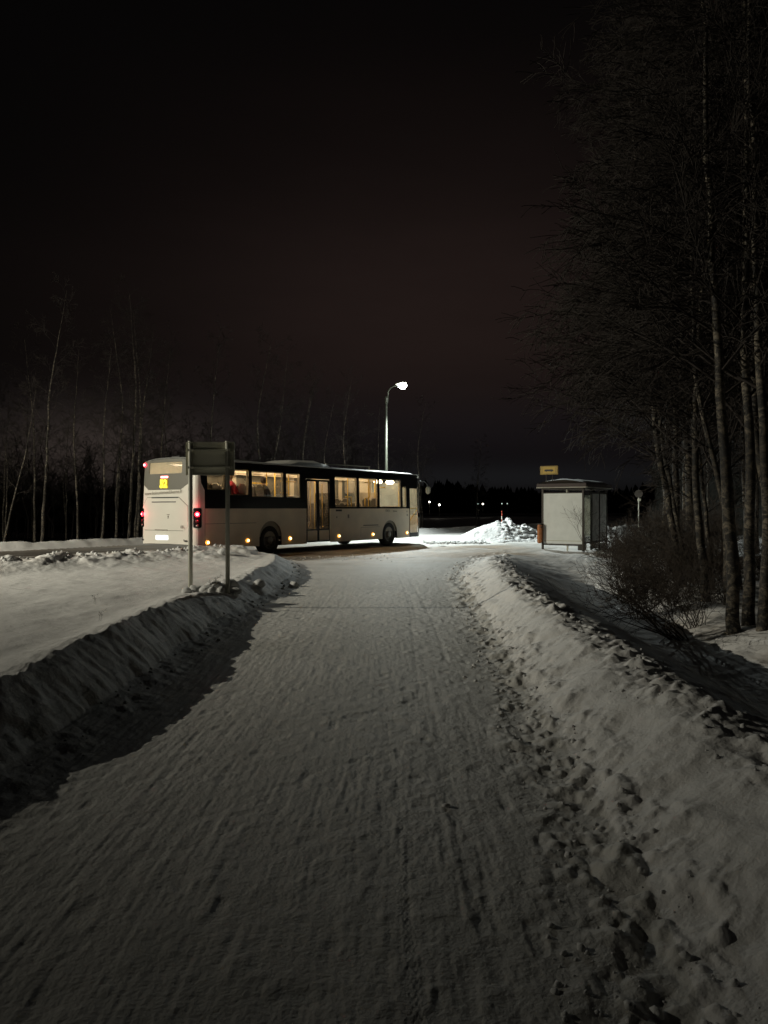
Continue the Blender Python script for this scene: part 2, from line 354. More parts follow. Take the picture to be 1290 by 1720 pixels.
def terrain(x, y):
    n = road_n(x, y); s = road_s(x, y)
    r = np.hypot(x, y)
    nearw = 1 - sst(25, 60, r)
    lumps = fbm(x * 2.3, y * 2.3, 4, 11)
    fine = fbm(x * 9, y * 9, 3, 21)
    h = np.zeros_like(x)
    # --- left snow field between path and road
    wob = .085 * fbm(y * 1.1, x * .9, 3, 31) + .030 * fbm(y * 4.5, x * 4.5, 3, 33) + .02 * vn(y * 17, x * 9, 34)
    dA = (crestL(y) + .36 + wob) - x
    edge = 1.35 + np.clip(x + 4.9, 0, 9) * .62 + .22 * fbm(s * 1.3, n * .2, 3, 41)
    dB = n - edge
    cr = crestLz(y) + .05 * fbm(y * 1.1, x * .4, 3, 35)
    field = .27 + .035 * fbm(x * .5, y * .5, 3, 51) + .020 * fbm(x * 2.0, y * 1.5, 3, 52) - np.clip(-x - 8, 0, 10) * 0.0
    roadlift = .24 * np.exp(-((dB - .9) / .8) ** 2) * (1 - sst(-4.2, -2.6, x))
    field = field + roadlift
    rough = np.exp(-((dB - .8) / .9) ** 2)
    field = field + rough * (.085 * np.maximum(0, vn(x * 3.1, y * 3.1, 61) + .05) * 2 + .035 * fine)
    prof = np.clip(dA / .42, 0, 1); prof = prof ** .8
    ridge = np.exp(-np.clip(dA - .40, 0, 9) ** 2 / .16)
    top = cr * ridge + field * (1 - ridge)
    top = top + ridge * (.022 * fine + .03 * np.maximum(0, vn(x * 6, y * 6, 63)))
    fillet = .07 * np.exp(-np.clip(-dA, 0, 9) / .16) * (dA < 0) + .07 * (dA >= 0) * (1 - prof)
    hl = np.where(dA > 0, top * prof, 0) + fillet * (y < 23)
    face = (dA > 0) & (dA < .42)
    hl = hl + np.where(face, .009 * vn(y * 9, x * 3, 65) * np.sin(np.clip(dA / .42, 0, 1) * math.pi) + .013 * fbm(x * 7, y * 6, 3, 66), 0)
    toe = np.exp(-((dA + .15) / .22) ** 2)
    hl = hl + toe * (.035 * np.maximum(0, fbm(x * 4, y * 4, 3, 67)) + .012 * fine)
    mB = sst(0, .55, dB)
    leftmask = ((dB > 0) | (dA <= 0)) & (n > -.5)
    h = h + np.where(x < 1.0, hl * np.where(dA > 0, mB, np.where(y < 22.5, 1, 0)), 0)
    # --- right bank and ditch
    f = footR(y) + .10 * fbm(y * 1.2, x * .1, 3, 71); c = crestR(y) + .10 * fbm(y * .9, x * .1, 3, 72); cz = crestRz(y) + .05 * fbm(y * 1.4, x * .3, 3, 73)
    t = (x - f) / np.maximum(c - f, .2)
    up = np.where(t < 0, 0, np.where(t < 1, .32 * sst(0, .5, t) + .68 * sst(.25, 1.05, t), 1)) * cz
    depth = (1 - sst(15.5, 25, y)) * .95
    back = sst(.12, 2.4, x - c) * (depth * .60 + cz) - sst(2.6, 4.0, x - c) * depth * .30
    hr = np.where(x < c, up, cz - back)
    far_ground = -.10 * sst(25, 18, y)
    hr = hr + np.where(x > c, .035 * fbm(x * 1.5, y * 1.2, 3, 75) * sst(0, 1, x - c), 0) + np.where(x > c + 2.6, .10 * fbm(x * .7, y * .7, 3, 76), 0)
    rub = np.where((t > -.35) & (t < .70), np.sin(np.clip((t + .35) / 1.05, 0, 1) * math.pi), 0) * nearw
    hr = hr + rub * (.085 * np.maximum(0, fbm(x * 5, y * 4, 3, 81)) + .045 * np.maximum(0, fbm(x * 13, y * 11, 2, 82)) + .012 * fine - .03 * np.maximum(0, vn(x * 4, y * 3, 87) - .2))
    onface = sst(.2, .5, t) * (1 - sst(1.05, 1.3, t))
    hr = hr + onface * (.030 * fbm(x * 4, y * 3, 3, 83) + .006 * fine + .022 * np.maximum(0, fbm(x * 6, y * 5, 3, 88) - .25))
    # lumps strewn over the crest
    cl = np.exp(-((x - c - .18) / .26) ** 2) * nearw * (cz > .15)
    hr = hr + cl * (.10 * np.maximum(0, fbm(x * 5, y * 5, 3, 84)) + .06 * np.maximum(0, vn(x * 14, y * 14, 85) - .05))
    # toothed, wind streaked back side
    bk = sst(.25, .8, x - c) * (1 - sst(3.2, 4.2, x - c)) * nearw
    hr = hr + bk * (.025 * vn(x * 2.2 + y * .9, y * 5.5 - x * 2.0, 86) + .01 * fine)
    rmask = sst(1.75, 2.6, n) if False else 1
    ok = (x > .3) & (n > 1.0)
    endw = 1 - sst(26, 29, y)
    h = np.where(ok & (x > f - .4), hr * endw, h)
    # flat snow round the shelter and right hand forest floor
    g2 = sst(26, 29, y) * (n > 1.5)
    h = h + np.where(ok, g2 * (.05 * fbm(x * .9, y * .9, 3, 91) + .04), 0) * sst(1.6, 4, n)
    # right road bank, beyond the shelter
    rb = np.exp(-((n - 3.9) / .75) ** 2) * sst(21, 24, s)
    h = h + rb * (.42 + .22 * lumps + .15 * np.maximum(0, vn(x * 2.2, y * 2.2, 92)))
    # --- far bank and forest floor
    q = -9.2 + 3.1 * sst(5, 14, s) - n + .25 * fbm(s * .5, n * .1, 3, 95)
    fb = sst(0, .7, q) * (.28 + .10 * fbm(s * .8, n * .4, 3, 96)) + sst(.9, 4, q) * (-1.35 + .20 * fbm(x * .5, y * .5, 3, 97))
    fb = fb + np.exp(-((q - .5) / .5) ** 2) * .08 * np.maximum(0, vn(x * 2.6, y * 2.6, 98))
    h = np.where(q > 0, fb, h)
    # --- road surface
    onroad = (q <= .2) & (n < edge + .05) & (s > -60)
    rut = .018 * vn(n * 2.4, s * .12, 101) + .012 * vn(n * 6, s * .3, 102) + .012 * vn(x * 3, y * 3, 103)
    h = np.where(onroad & (q <= 0), h + rut, h)
    # clumps of loose snow on the packed apron in front of the bus
    apron = np.exp(-((y - 24.3) / .8) ** 2) * ((x > -2.8) & (x < -.2)) + sst(31.5, 33.5, y) * (1 - sst(36, 38, y)) * sst(1.5, 2.6, x) * (n > .8)
    h = h + apron * .05 * np.maximum(0, fbm(x * 3, y * 3, 3, 105))
    # --- packed path surface
    px = (x > crestL(y) + .30) & (x < f + .35) & (y < 30) & (n > 1.5)
    patch = sst(-.25, .35, fbm(x * .9, y * .55, 3, 111))
    xs_ = x + .10 * (y - 4) * np.clip(.35 - x, 0, 2.2) / 2.2 * 0 + .05 * np.sin(y * .7)
    streak = .0017 * vn(xs_ * 12, y * 1.1, 112) + .0030 * vn(xs_ * 26, y * 2.2, 113) + .0034 * vn(xs_ * 50, y * 4, 118) + .0022 * fbm(x * 45, y * 30, 2, 125)
    lump = .012 * np.maximum(0, vn(x * 8, y * 5, 114) - .18) + .013 * np.maximum(0, vn(x * 19, y * 13, 115) - .12)
    dent = -.030 * np.maximum(0, vn(x * 4.6, y * 3.4, 116) - .30) - .032 * np.maximum(0, vn(x * 11, y * 7, 117) - .26)
    w = nearw * (1 - .75 * sst(13, 30, y))
    pm = w * (streak * (.30 + .75 * patch) + .0035 * fbm(x * 24, y * 15, 3, 127) * sst(-.3, .4, fbm(x * 1.7, y * 1.1, 2, 128)) + (lump + dent) * (1.15 - .5 * patch) + .010 * fbm(x * 1.4, y * .8, 2, 119))
    # scraper grooves and one bicycle tyre print
    for gx, gw, gd in ((.42, .035, .010), (.36, .02, .007), (-.75, .03, .007), (-1.02, .02, .006), (.62, .03, .008)):
        pm = pm - w * .45 * gd * np.exp(-((x - gx - .05 * np.sin(y * .45 + gx * 5)) / gw) ** 2) * sst(.0, .2, vn(y * .4, x * 0 + gx * 9, 121) + .22)
    bt = x - (.115 - .030 * (y - 2.3) + .012 * np.sin(y * 1.9))
    knob = (np.sin(y * 2 * math.pi / .045) * np.sin(bt * 2 * math.pi / .022) > -.2)
    pm = pm - .0014 * (np.abs(bt) < .018) * knob * (y < 9) * (y > 0)
    h = np.where(px, h + pm * sst(.35, -.05, x - f), h)
    # far beyond, gently rolling
    h = h + sst(70, 160, r) * .0
    return h

def build_ground():
    fine = np.radians(np.arange(-32, 32.001, .085)); coarse = np.radians(np.arange(33.5, 327, 1.5))
    ang = np.concatenate([fine, coarse]); NA = len(ang)
    rad = np.concatenate([np.geomspace(.25, 1.25, 9)[:-1], np.exp(np.arange(math.log(1.25), math.log(130), .0046)), np.geomspace(131, 1600, 14)])
    NR = len(rad)
    A, Rr = np.meshgrid(ang, rad)
    x = Rr * np.sin(A); y = Rr * np.cos(A)
    z = terrain(x, y)
    co = np.stack([x, y, z], -1).reshape(-1, 3)
    # normals of the whole sheet, so that the pieces meet without a seam
    P = co.reshape(NR, NA, 3)
    da = np.roll(P, -1, 1) - np.roll(P, 1, 1); dr = np.empty_like(P); dr[1:-1] = P[2:] - P[:-2]; dr[0] = P[1] - P[0]; dr[-1] = P[-1] - P[-2]
    N = np.cross(da, dr); N /= np.linalg.norm(N, axis=-1, keepdims=True) + 1e-12
    N = np.where(N[..., 2:] < 0, -N, N).reshape(-1, 3)
    n = road_n(x, y); s = road_s(x, y)
    edge = 1.35 + np.clip(x + 4.9, 0, 9) * .62
    q = -9.2 + 3.1 * sst(5, 14, s) - n
    onroad = (q < 0) & (n < edge)
    onpath = (x > crestL(y) + .25) & (x < footR(y) + .15) & (y < 30)
    # what lies on the ground: sand tracked by the buses, bare tarmac, hard packed snow
    nz = fbm(x * .8, y * .8, 3, 201); nz2 = fbm(n * 1.6, s * .10, 3, 202)
    tar = onroad * (1 - sst(0, 6, s + 2 * nz)) * np.clip(.92 - .9 * np.maximum(0, nz2) , 0, 1) * sst(-.3, .25, edge - n)
    tar = np.maximum(tar, .30 * onroad * sst(9, 16, s) * sst(0.05, .35, nz2))
    band = sst(23.2, 24.6, y + .5 * nz + .10 * x) * (1 - sst(29.8, 31.6, y + .6 * nz - .25 * x)) * sst(-5, -3.5, x) * (1 - sst(4.2, 6.0, x))
    dirt = np.clip(band * (.62 + .7 * nz), 0, .85)
    dirt = np.maximum(dirt, .50 * sst(20.5, 24, y + nz) * (1 - sst(24, 27, y)) * (x > -2.8) * (1 - sst(2.2, 4.2, x)) * (.6 + nz))
    dirt = np.maximum(dirt, .45 * onroad * (s < 10) * np.clip(.4 + nz, 0, 1))
    dirt = dirt + .28 * np.exp(-((n - edge - .9) / .7) ** 2) * (y < 23) * np.maximum(0, vn(x * 3, y * 3, 205) + .1) * 2 * (x < -2)
    packed = np.clip((onpath | onroad) * 1.0 + 0 * x, 0, 1) * (.75 + .5 * nz)
    packed = np.clip(packed, 0, 1)
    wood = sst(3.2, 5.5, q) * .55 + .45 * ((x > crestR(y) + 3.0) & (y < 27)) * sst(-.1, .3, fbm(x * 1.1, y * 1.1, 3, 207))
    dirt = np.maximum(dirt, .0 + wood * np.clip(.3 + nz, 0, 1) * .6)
    at_ = dict(dirt=np.clip(dirt, 0, 1).ravel(), tarmac=np.clip(tar, 0, 1).ravel(), packed=packed.ravel())
    # faces
    i = np.arange(NR - 1)[:, None]; j = np.arange(NA)[None, :]; j2 = (j + 1) % NA
    quads = np.stack([i * NA + j, i * NA + j2, (i + 1) * NA + j2, (i + 1) * NA + j], -1).reshape(-1, 4)
    fc = P[:-1, :, :].reshape(-1, 3) * .5 + P[1:, :, :].reshape(-1, 3) * .5
    fx, fy = fc[:, 0], fc[:, 1]; fn = road_n(fx, fy)
    ed = 1.35 + np.clip(fx + 4.9, 0, 9) * .62
    fq = -9.2 + 3.1 * sst(5, 14, road_s(fx, fy)) - fn
    isroad = (fq < .05) & (fn < ed)
    ispath = (~isroad) & (fx > crestL(fy) + .22) & (fx < footR(fy) + .05) & (fy < 27)
    islb = (~isroad) & (~ispath) & (fx <= crestL(fy) + .3) & (fn > 0) & (fx > crestL(fy) - .35) & (fy < 24)
    isrb = (~isroad) & (~ispath) & (fx > 0) & (fx < crestR(fy) + .7) & (fy < 26)
    isfar = (fq >= .05)
    isfield = (~isroad) & (~ispath) & (~islb) & (~isrb) & (~isfar) & (fx < 0)
    cls = np.full(len(quads), 5)
    cls[isfar] = 4; cls[isfield] = 3; cls[isrb] = 2; cls[islb] = 6; cls[ispath] = 1; cls[isroad] = 0
    names = {0: ('road', 'dark wet road with packed snow and wheel tracks'), 1: ('path', 'grooved packed snow footpath running to the bus'), 2: ('snow_bank', 'ploughed lumpy snow bank along the right side of the path'),
             6: ('snow_bank', 'steep cut snow bank in shadow along the left side of the path'), 3: ('snow_field', 'smooth lit snow field between path and road'),
             4: ('forest_ground', 'snowy ground under the birches beyond the road'), 5: ('ground', 'snowy ground and ditch to the right of the path')}
    for k, (nm, lab) in names.items():
        fs = quads[cls == k]
        used, inv = np.unique(fs, return_inverse=True); inv = inv.reshape(-1)
        me = bpy.data.meshes.new(nm); me.vertices.add(len(used)); me.vertices.foreach_set('co', co[used].astype(np.float32).ravel())
        me.loops.add(len(inv)); me.loops.foreach_set('vertex_index', inv.astype(np.int32))
        me.polygons.add(len(fs)); me.polygons.foreach_set('loop_start', (np.arange(len(fs)) * 4).astype(np.int32))
        try: me.polygons.foreach_set('loop_total', np.full(len(fs), 4, np.int32))
        except Exception: pass
        me.update(calc_edges=True)
        me.polygons.foreach_set('use_smooth', np.ones(len(fs), bool))
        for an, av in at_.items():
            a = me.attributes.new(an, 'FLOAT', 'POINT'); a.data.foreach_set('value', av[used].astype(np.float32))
        me.materials.append(M['snow'])
        me.normals_split_custom_set_from_vertices(N[used].astype(np.float32))
        o = bpy.data.objects.new(nm, me); C.objects.link(o); tag(o, lab, nm.replace('_', ' '), kind='structure')
build_ground()
def gz(x, y): return float(terrain(np.array([float(x)]), np.array([float(y)]))[0])

# ------------------------------------------------------------------ street lamps
def street_lamp(x, y, label, power, col, head_h, spot_aim, cone, arm_dir=(.834, -.552), group='street lamps along the far side of the road', base=None):
    z0 = gz(x, y)
    t = empty('street_lamp', (x, y, z0)); tag(t, label, 'street lamp', group)
    H = head_h - z0
    b = MB(); b.tube([(0, 0, -.3), (0, 0, 1.2), (0, 0, H - .55)], [.095, .088, .060], 14)
    b.tube([(0, 0, 1.2), (0, 0, 1.25)], .10, 14); b.build('pole', M['pole'], t, True)
    b = MB(); b.tube([(0, 0, H - .95), (0, 0, H - .90), (0, 0, H - .62), (0, 0, H - .60)], [.085, .09, .09, .075], 14); b.build('pole_collar', M['pole'], t, True)
    d = Vector((arm_dir[0], arm_dir[1], 0))
    pts = [Vector((0, 0, H - .9)) + d * .09, Vector((0, 0, H - .45)) + d * .10]
    for k in range(9):
        a = k / 8 * math.pi / 2 * .86
        pts.append(Vector((0, 0, H - .40 + .38 * math.sin(a))) + d * (.10 + .5 * (1 - math.cos(a))))
    pts.append(pts[-1] + d * .25 + Vector((0, 0, .05)))
    b = MB(); b.tube(pts, .035, 10); b.build('arm', M['pole'], t, True)
    c = pts[-1] + d * .30
    rot = Matrix.Rotation(math.atan2(d.y, d.x), 3, 'Z') @ Matrix.Rotation(R(-6), 3, 'Y')
    b = MB(); b.box(c + Vector((-.1 * d.x, -.1 * d.y, .06)), (.62, .26, .09), rot, bev=.04); hd = b.build('lamp_head', M['galv'], t)
    # the bowl under the head glows
    b = MB(); prof = [(.10, .06), (.19, .03), (.225, -.04), (.21, -.12), (.14, -.19), (.01, -.22)]
    b.lathe(prof, Matrix.Translation(c + Vector((0, 0, -.02))) @ Matrix.Rotation(math.atan2(d.y, d.x), 4, 'Z'), 24)
    b.build('lamp_bowl', M['lens'], hd, True)
    l = bpy.data.lights.new('lamp_light', 'SPOT'); l.energy = power; l.color = col; l.shadow_soft_size = .06
    l.spot_size = R(cone); l.spot_blend = 1.0
    lo = bpy.data.objects.new('lamp_light', l); C.objects.link(lo)
    p = Vector((x, y, z0)) + c + Vector((0, 0, -.38)); lo.location = p
    lo.rotation_euler = (Vector(spot_aim) - p).to_track_quat('-Z', 'Y').to_euler()
    return t
street_lamp(.13, 42, 'tall lit street lamp behind the bus, curved arm and glowing bowl', FAR_LAMP_POWER, FAR_LAMP_COL, 8.2, (4.2, 38.5, 0), 136)
street_lamp(-25.1, 12.6, 'lit street lamp standing left of the picture across the road', NEAR_LAMP_POWER, NEAR_LAMP_COL, 9.0, (-6, 23, 0), 111)

# ------------------------------------------------------------------ the bus
BL, BW, BRr, BRf = 13.2, 1.275, .16, .30
U_R = (BW - BRr) + math.pi / 2 * BRr               # perimeter distance from rear centre to the start of the side
def u_side(a): return U_R + (a - BRr)
U_F = u_side(BL - BRf); U_FE = U_F + math.pi / 2 * BRf + (BW - BRf)
def u_rear(w): return BW - w                       # w = metres from the right hand rear corner (flat part)
def shell(u, z, off=0.0):
    sgn = 1 if u >= 0 else -1; u = abs(u)
    lat = BW - BRr
    if u < lat: p = Vector((0, -u, 0)); nrm = Vector((-1, 0, 0))
    elif u < U_R:
        t = (u - lat) / BRr; p = Vector((BRr - BRr * math.cos(t), -(lat + BRr * math.sin(t)), 0)); nrm = Vector((-math.cos(t), -math.sin(t), 0))
    elif u < U_F: p = Vector((BRr + u - U_R, -BW, 0)); nrm = Vector((0, -1, 0))
    elif u < U_F + math.pi / 2 * BRf:
        t = (u - U_F) / BRf; p = Vector((BL - BRf + BRf * math.sin(t), -(BW - BRf + BRf * math.cos(t)), 0)); nrm = Vector((math.sin(t), -math.cos(t), 0))
    else: p = Vector((BL, -(BW - BRf - (u - U_F - math.pi / 2 * BRf)), 0)); nrm = Vector((1, 0, 0))
    tz = max(0, z - 1.5)
    lean = 1 - .022 * tz - .0 * tz
    x = p.x; yy = p.y * lean
    if x < .5: x += (.5 - x) / .5 * (.035 * tz ** 1.6 + (.02 if z > 1.0 else .02 * z))
    if x > BL - .6: x -= (x - BL + .6) / .6 * .06 * tz ** 1.5
    bow = .03 * (1 - (p.y / BW) ** 2) if u < lat or u > U_F + .4 else 0
    x += -bow if u < lat else (bow if u > U_F + .4 else 0)
    q = Vector((x, yy, z)) + nrm * off
    if sgn < 0: q.y = -q.y
    return q
def panel(name, outline, holes, mt, parent, thick=.025, off=0.0, cuts_u=None, cuts_z=(1.5, 1.9, 2.3, 2.6, 2.8)):
    loops = [[Vector((u, z, 0)) for u, z in outline]] + [[Vector((u, z, 0)) for u, z in h] for h in holes]
    tris = geometry.tessellate_polygon(loops)
    bm = bmesh.new(); vs = [bm.verts.new(p) for lp in loops for p in lp]
    for tr in tris:
        try: bm.faces.new([vs[i] for i in tr])
        except ValueError: pass
    bm.normal_update()
    us = [v.co.x for v in bm.verts]; lo, hi = min(us), max(us)
    cu = []
    for sg in (1, -1):
        cu += [sg * (BW - BRr + BRr * t) for t in np.linspace(0, math.pi / 2, 6)]
        cu += [sg * (U_F + BRf * t) for t in np.linspace(0, math.pi / 2, 6)]
        cu += [sg * k for k in (.0, .3, .6, .9)]; cu += [sg * u_side(.5), sg * u_side(BL - .6), sg * u_side(BL - .45)]
    for c in cu:
        if lo + 1e-3 < c < hi - 1e-3:
            bmesh.ops.bisect_plane(bm, geom=list(bm.verts) + list(bm.edges) + list(bm.faces), plane_co=(c, 0, 0), plane_no=(1, 0, 0))
    for c in cuts_z:
        bmesh.ops.bisect_plane(bm, geom=list(bm.verts) + list(bm.edges) + list(bm.faces), plane_co=(0, c, 0), plane_no=(0, 1, 0))
    inner = {}; outer = {}
    uz = {v: (v.co.x, v.co.y) for v in bm.verts}
    verts = list(bm.verts); idx = {v: i for i, v in enumerate(verts)}
    faces = [[idx[v] for v in f.verts] for f in bm.faces]
    bed = [(idx[e.verts[0]], idx[e.verts[1]]) for e in bm.edges if len(e.link_faces) == 1]
    # keep the outline edges directed as in their face, so the rim faces outward
    V = [tuple(shell(*uz[v], off)) for v in verts] + [tuple(shell(*uz[v], off - thick)) for v in verts]
    n = len(verts); bm.free()
    Fs = faces + [[i + n for i in reversed(f)] for f in faces] + [[a, b, b + n, a + n] for a, b in bed]
    me = bpy.data.meshes.new(name); me.from_pydata(V, [], Fs); me.materials.append(mt)
    bm2 = bmesh.new(); bm2.from_mesh(me); bmesh.ops.recalc_face_normals(bm2, faces=bm2.faces); bm2.to_mesh(me); bm2.free()
    o = bpy.data.objects.new(name, me); C.objects.link(o); o.parent = parent
    return o
def rect(u0, z0, u1, z1, r=.05, n=3):
    pts = []
    for cx, cz, a0 in ((u1 - r, z0 + r, -90), (u1 - r, z1 - r, 0), (u0 + r, z1 - r, 90), (u0 + r, z0 + r, 180)):
        for k in range(n + 1):
            a = R(a0 + 90 * k / n); pts.append((cx + r * math.cos(a), cz + r * math.sin(a)))
    return pts
def srect(a0, z0, a1, z1, r=.05): return rect(u_side(a0), z0, u_side(a1), z1, r)
def onbus(bus, name, verts2, mt, off=.004, parent=None, thick=.006):
    return panel(name, verts2, [], mt, parent or bus, thick=thick, off=off, cuts_z=())
def text_on(name, s, size, origin, xdir, ydir, mt, parent, extr=.002, align='LEFT', bold=0.0):
    cu = bpy.data.curves.new(name, 'FONT'); cu.body = s; cu.size = size; cu.extrude = extr; cu.align_x = align; cu.offset = bold
    tmp = bpy.data.objects.new('tmp', cu); C.objects.link(tmp)
    dg = bpy.context.evaluated_depsgraph_get(); me = bpy.data.meshes.new_from_object(tmp.evaluated_get(dg))
    bpy.data.objects.remove(tmp); bpy.data.curves.remove(cu)
    x = Vector(xdir).normalized(); y = Vector(ydir).normalized(); z = x.cross(y)
    Mx = Matrix(((x.x, y.x, z.x, origin[0]), (x.y, y.y, z.y, origin[1]), (x.z, y.z, z.z, origin[2]), (0, 0, 0, 1)))
    me.transform(Mx); me.name = name; me.materials.clear(); me.materials.append(mt)
    o = bpy.data.objects.new(name, me); C.objects.link(o); o.parent = parent
    return o

# root stands on the road under the middle of the rear end; local +x is the driving direction
bus = empty('city_bus', (P0[0] - UY * BW, P0[1] + UX * BW, 0), math.atan2(UY, UX))
tag(bus, 'white city bus with black window band and lit interior, tail lights glowing red', 'bus')
WH = [(3.31, .56, 1.13), (10.65, .56, 1.06)]
def arch(a, r, top, rev=False):
    pts = [(a - r, .40)] + [(a - r * math.cos(t), (top - r) + r * math.sin(t)) for t in np.linspace(0, math.pi, 15)] + [(a + r, .40)]
    return pts
ZB = .30
def skirt(a0, a1, archs, top=1.545, zb0=ZB, zb1=ZB):
    pts = [(a0, zb0)]
    for a, r, tp in archs:
        ap = arch(a, r, tp); pts += [(ap[0][0], ZB)] + ap[1:-1] + [(ap[-1][0], ZB)]
    pts += [(a1, zb1), (a1, top), (a0, top)]
    return pts
S = lambda pts: [(u_side(a), z) for a, z in pts]
# rear end, white, wrapping both corners
grey = [(.34, 2.33), (.70, 2.135), (2.21, 2.135), (2.51, 2.33), (2.51, 3.04), (1.275, 3.10), (.34, 3.04)]
greyu = [(u_rear(w), z) for w, z in grey]
rc = [(u_side(.33), .40), (u_side(.33), 2.10), (u_side(.18), 2.32), (u_side(.13), 2.60), (u_side(.12), 2.98), (u_side(.06), 3.04)]
out = [(-u_side(.33), .42)] + [(-u_rear(0) , .43), (-.9, .45), (0, .46), (.9, .45)] + rc + [(u_rear(.335), 3.042), (u_rear(.335), 2.328), (u_rear(.70), 2.13), (u_rear(2.21), 2.13), (u_rear(2.515), 2.328), (u_rear(2.515), 3.042)] + [(-u_side(.06), 3.04), (-u_side(.33), 2.98)]
panel('rear_panel', out, [], M['pale'], bus)
rs = panel('rear_window_surround', greyu, [rect(u_rear(2.21), 2.63, u_rear(.66), 2.99, .04)], M['grey'], bus, off=.006, thick=.03)
panel('rear_window', rect(u_rear(2.22), 2.62, u_rear(.65), 3.0, .04), [], M['fogrear'], bus, thick=.005, off=-.012)
# engine hatch: raised plate with a dark shut line around it
hout = [(u_rear(2.49), 1.02), (u_rear(2.49), 1.62), (u_rear(2.25), 1.90), (u_rear(.76), 1.90), (u_rear(.36), 1.62), (u_rear(.36), 1.02), (u_rear(.50), .86), (u_rear(2.35), .86)]
hin = [(u * .0 + (uu), zz) for u, (uu, zz) in zip([0] * 8, [(u_rear(2.47), 1.025), (u_rear(2.47), 1.612), (u_rear(2.24), 1.885), (u_rear(.77), 1.885), (u_rear(.38), 1.612), (u_rear(.38), 1.03), (u_rear(.51), .876), (u_rear(2.34), .876)])]
panel('hatch_gap', hout, [], M['ink'], bus, off=.003, thick=.006)
hatch = panel('engine_hatch', hin, [], M['pale'], bus, off=.010, thick=.014)
for nm, w0, w1, z0, z1 in (('hatch_slot', 2.02, .78, 1.868, 1.905), ('hatch_handle', 2.01, .89, 1.735, 1.765), ('hatch_grip', 1.85, 1.25, .865, .895)):
    panel(nm, [(u_rear(w0), z0), (u_rear(w1), z0), (u_rear(w1), z1), (u_rear(w0), z1)], [], M['ink2'] if nm != 'hatch_grip' else M['ink'], hatch, off=.014, thick=.006)
# maker's emblem: a short bar over a small ring
em = MB(); c = shell(u_rear(1.23), 1.30, .014); em.box(c + Vector((0, 0, .06)), (.006, .12, .02)); em.box(c, (.006, .05, .06)); em.box(c - Vector((0, 0, .05)), (.006, .07, .014)); em.build('emblem', M['ink'], hatch)
text_on('web_address', 'www.koivuniemenliikenne.fi', .150, shell(u_rear(2.34), 1.965, .036), (0, -1, .035), (0, 0, 1), M['ink'], bus)
text_on('fleet_number', '66', .15, shell(u_rear(.66), .945, .040), (0, -1, 0), (0, 0, 1), M['ink'], hatch)
# route display and brake light strip
ds = MB(); c = shell(u_rear(1.445), 2.32, .015); ds.box(c, (.03, .37, .30), bev=.02); disp = ds.build('route_display', M['ledbloom'], bus)
text_on('route_number', '52', .33, c + Vector((-.020, .175, -.115)), (0, -1, 0), (0, 0, 1), M['led'], disp, bold=.016)
bs = MB(); c = shell(u_rear(1.445), 2.525, .015); bs.box(c, (.03, .32, .055), bev=.01); bs.build('brake_light', M['redcore'], bus)
# number plate; its lamp's light is put in as the plate's own glow
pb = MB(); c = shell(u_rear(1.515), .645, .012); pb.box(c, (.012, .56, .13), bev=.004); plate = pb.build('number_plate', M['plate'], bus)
pfm = mat('plate_glow_letters', (.45, .5, .6), .5, noise=.1, emit=(.6, .7, .9), estr=.55)  # letters paled and glowing to carry the plate lamp's glare
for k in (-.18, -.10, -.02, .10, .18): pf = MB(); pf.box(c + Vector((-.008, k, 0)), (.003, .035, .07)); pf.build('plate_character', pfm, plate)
for w in (2.44, .44):
    b = MB(); b.box(shell(u_rear(w), .56, .012), (.02, .09, .05), bev=.008); b.build('rear_reflector', M['ink2'], bus)
b = MB(); b.tube([shell(u_rear(.52), .60, .02), shell(u_rear(.50), .55, .03), shell(u_rear(.36), .545, .03)], .012, 6); b.build('tow_hook', M['ink2'], bus)
# tail light clusters on both rear corners
for sg in (1, -1):
    cu = BW - BRr * .35
    o = [(sg * u, z) for u, z in rect(cu - .10, .96, cu + .17, 1.56, .06)]
    cl = panel('tail_light', o, [], M['black'], bus, off=.014, thick=.03, cuts_z=())
    for zz, rr, mt in ((1.37, .075, 'red'), (1.37, .045, 'redcore'), (1.15, .06, 'redlens'), (1.02, .045, 'rim')):
        b = MB(); p = shell(sg * (cu + .03), zz, .016 + (.012 if mt == 'redcore' else 0)); nrm = Vector((-.8, -.6 * sg, 0)).normalized()
        Mx = Matrix.Translation(p) @ nrm.to_track_quat('Z', 'Y').to_matrix().to_4x4()
        b.lathe([(rr, 0), (rr, .02), (rr * .7, .035), (0.001, .04)], Mx, 16)
        b.build({'red': 'tail_lamp', 'redcore': 'tail_lamp_bulb', 'redlens': 'fog_lamp', 'rim': 'reversing_lamp'}[mt], M[mt], cl, True)
b = MB(); p = shell(u_rear(2.44), 2.93, .014)
Mx = Matrix.Translation(p) @ Vector((-1, 0, 0)).to_track_quat('Z', 'Y').to_matrix().to_4x4()
b.lathe([(.065, 0), (.065, .02), (.045, .035), (0.001, .04)], Mx, 16); hr = b.build('upper_tail_lamp', M['red'], bus, True)
b = MB(); b.lathe([(.042, .02), (.04, .045), (.001, .05)], Mx, 16); b.build('upper_tail_lamp_bulb', M['redcore'], hr, True)
for w_ in (-.07, 2.62):
    l = bpy.data.lights.new('tail_lamp_light', 'POINT'); l.energy = 9; l.color = (1, .06, .09); l.shadow_soft_size = .06
    lo = bpy.data.objects.new('tail_lamp_light', l); C.objects.link(lo); lo.parent = bus; lo.location = (-.10, -BW + w_, 1.37)
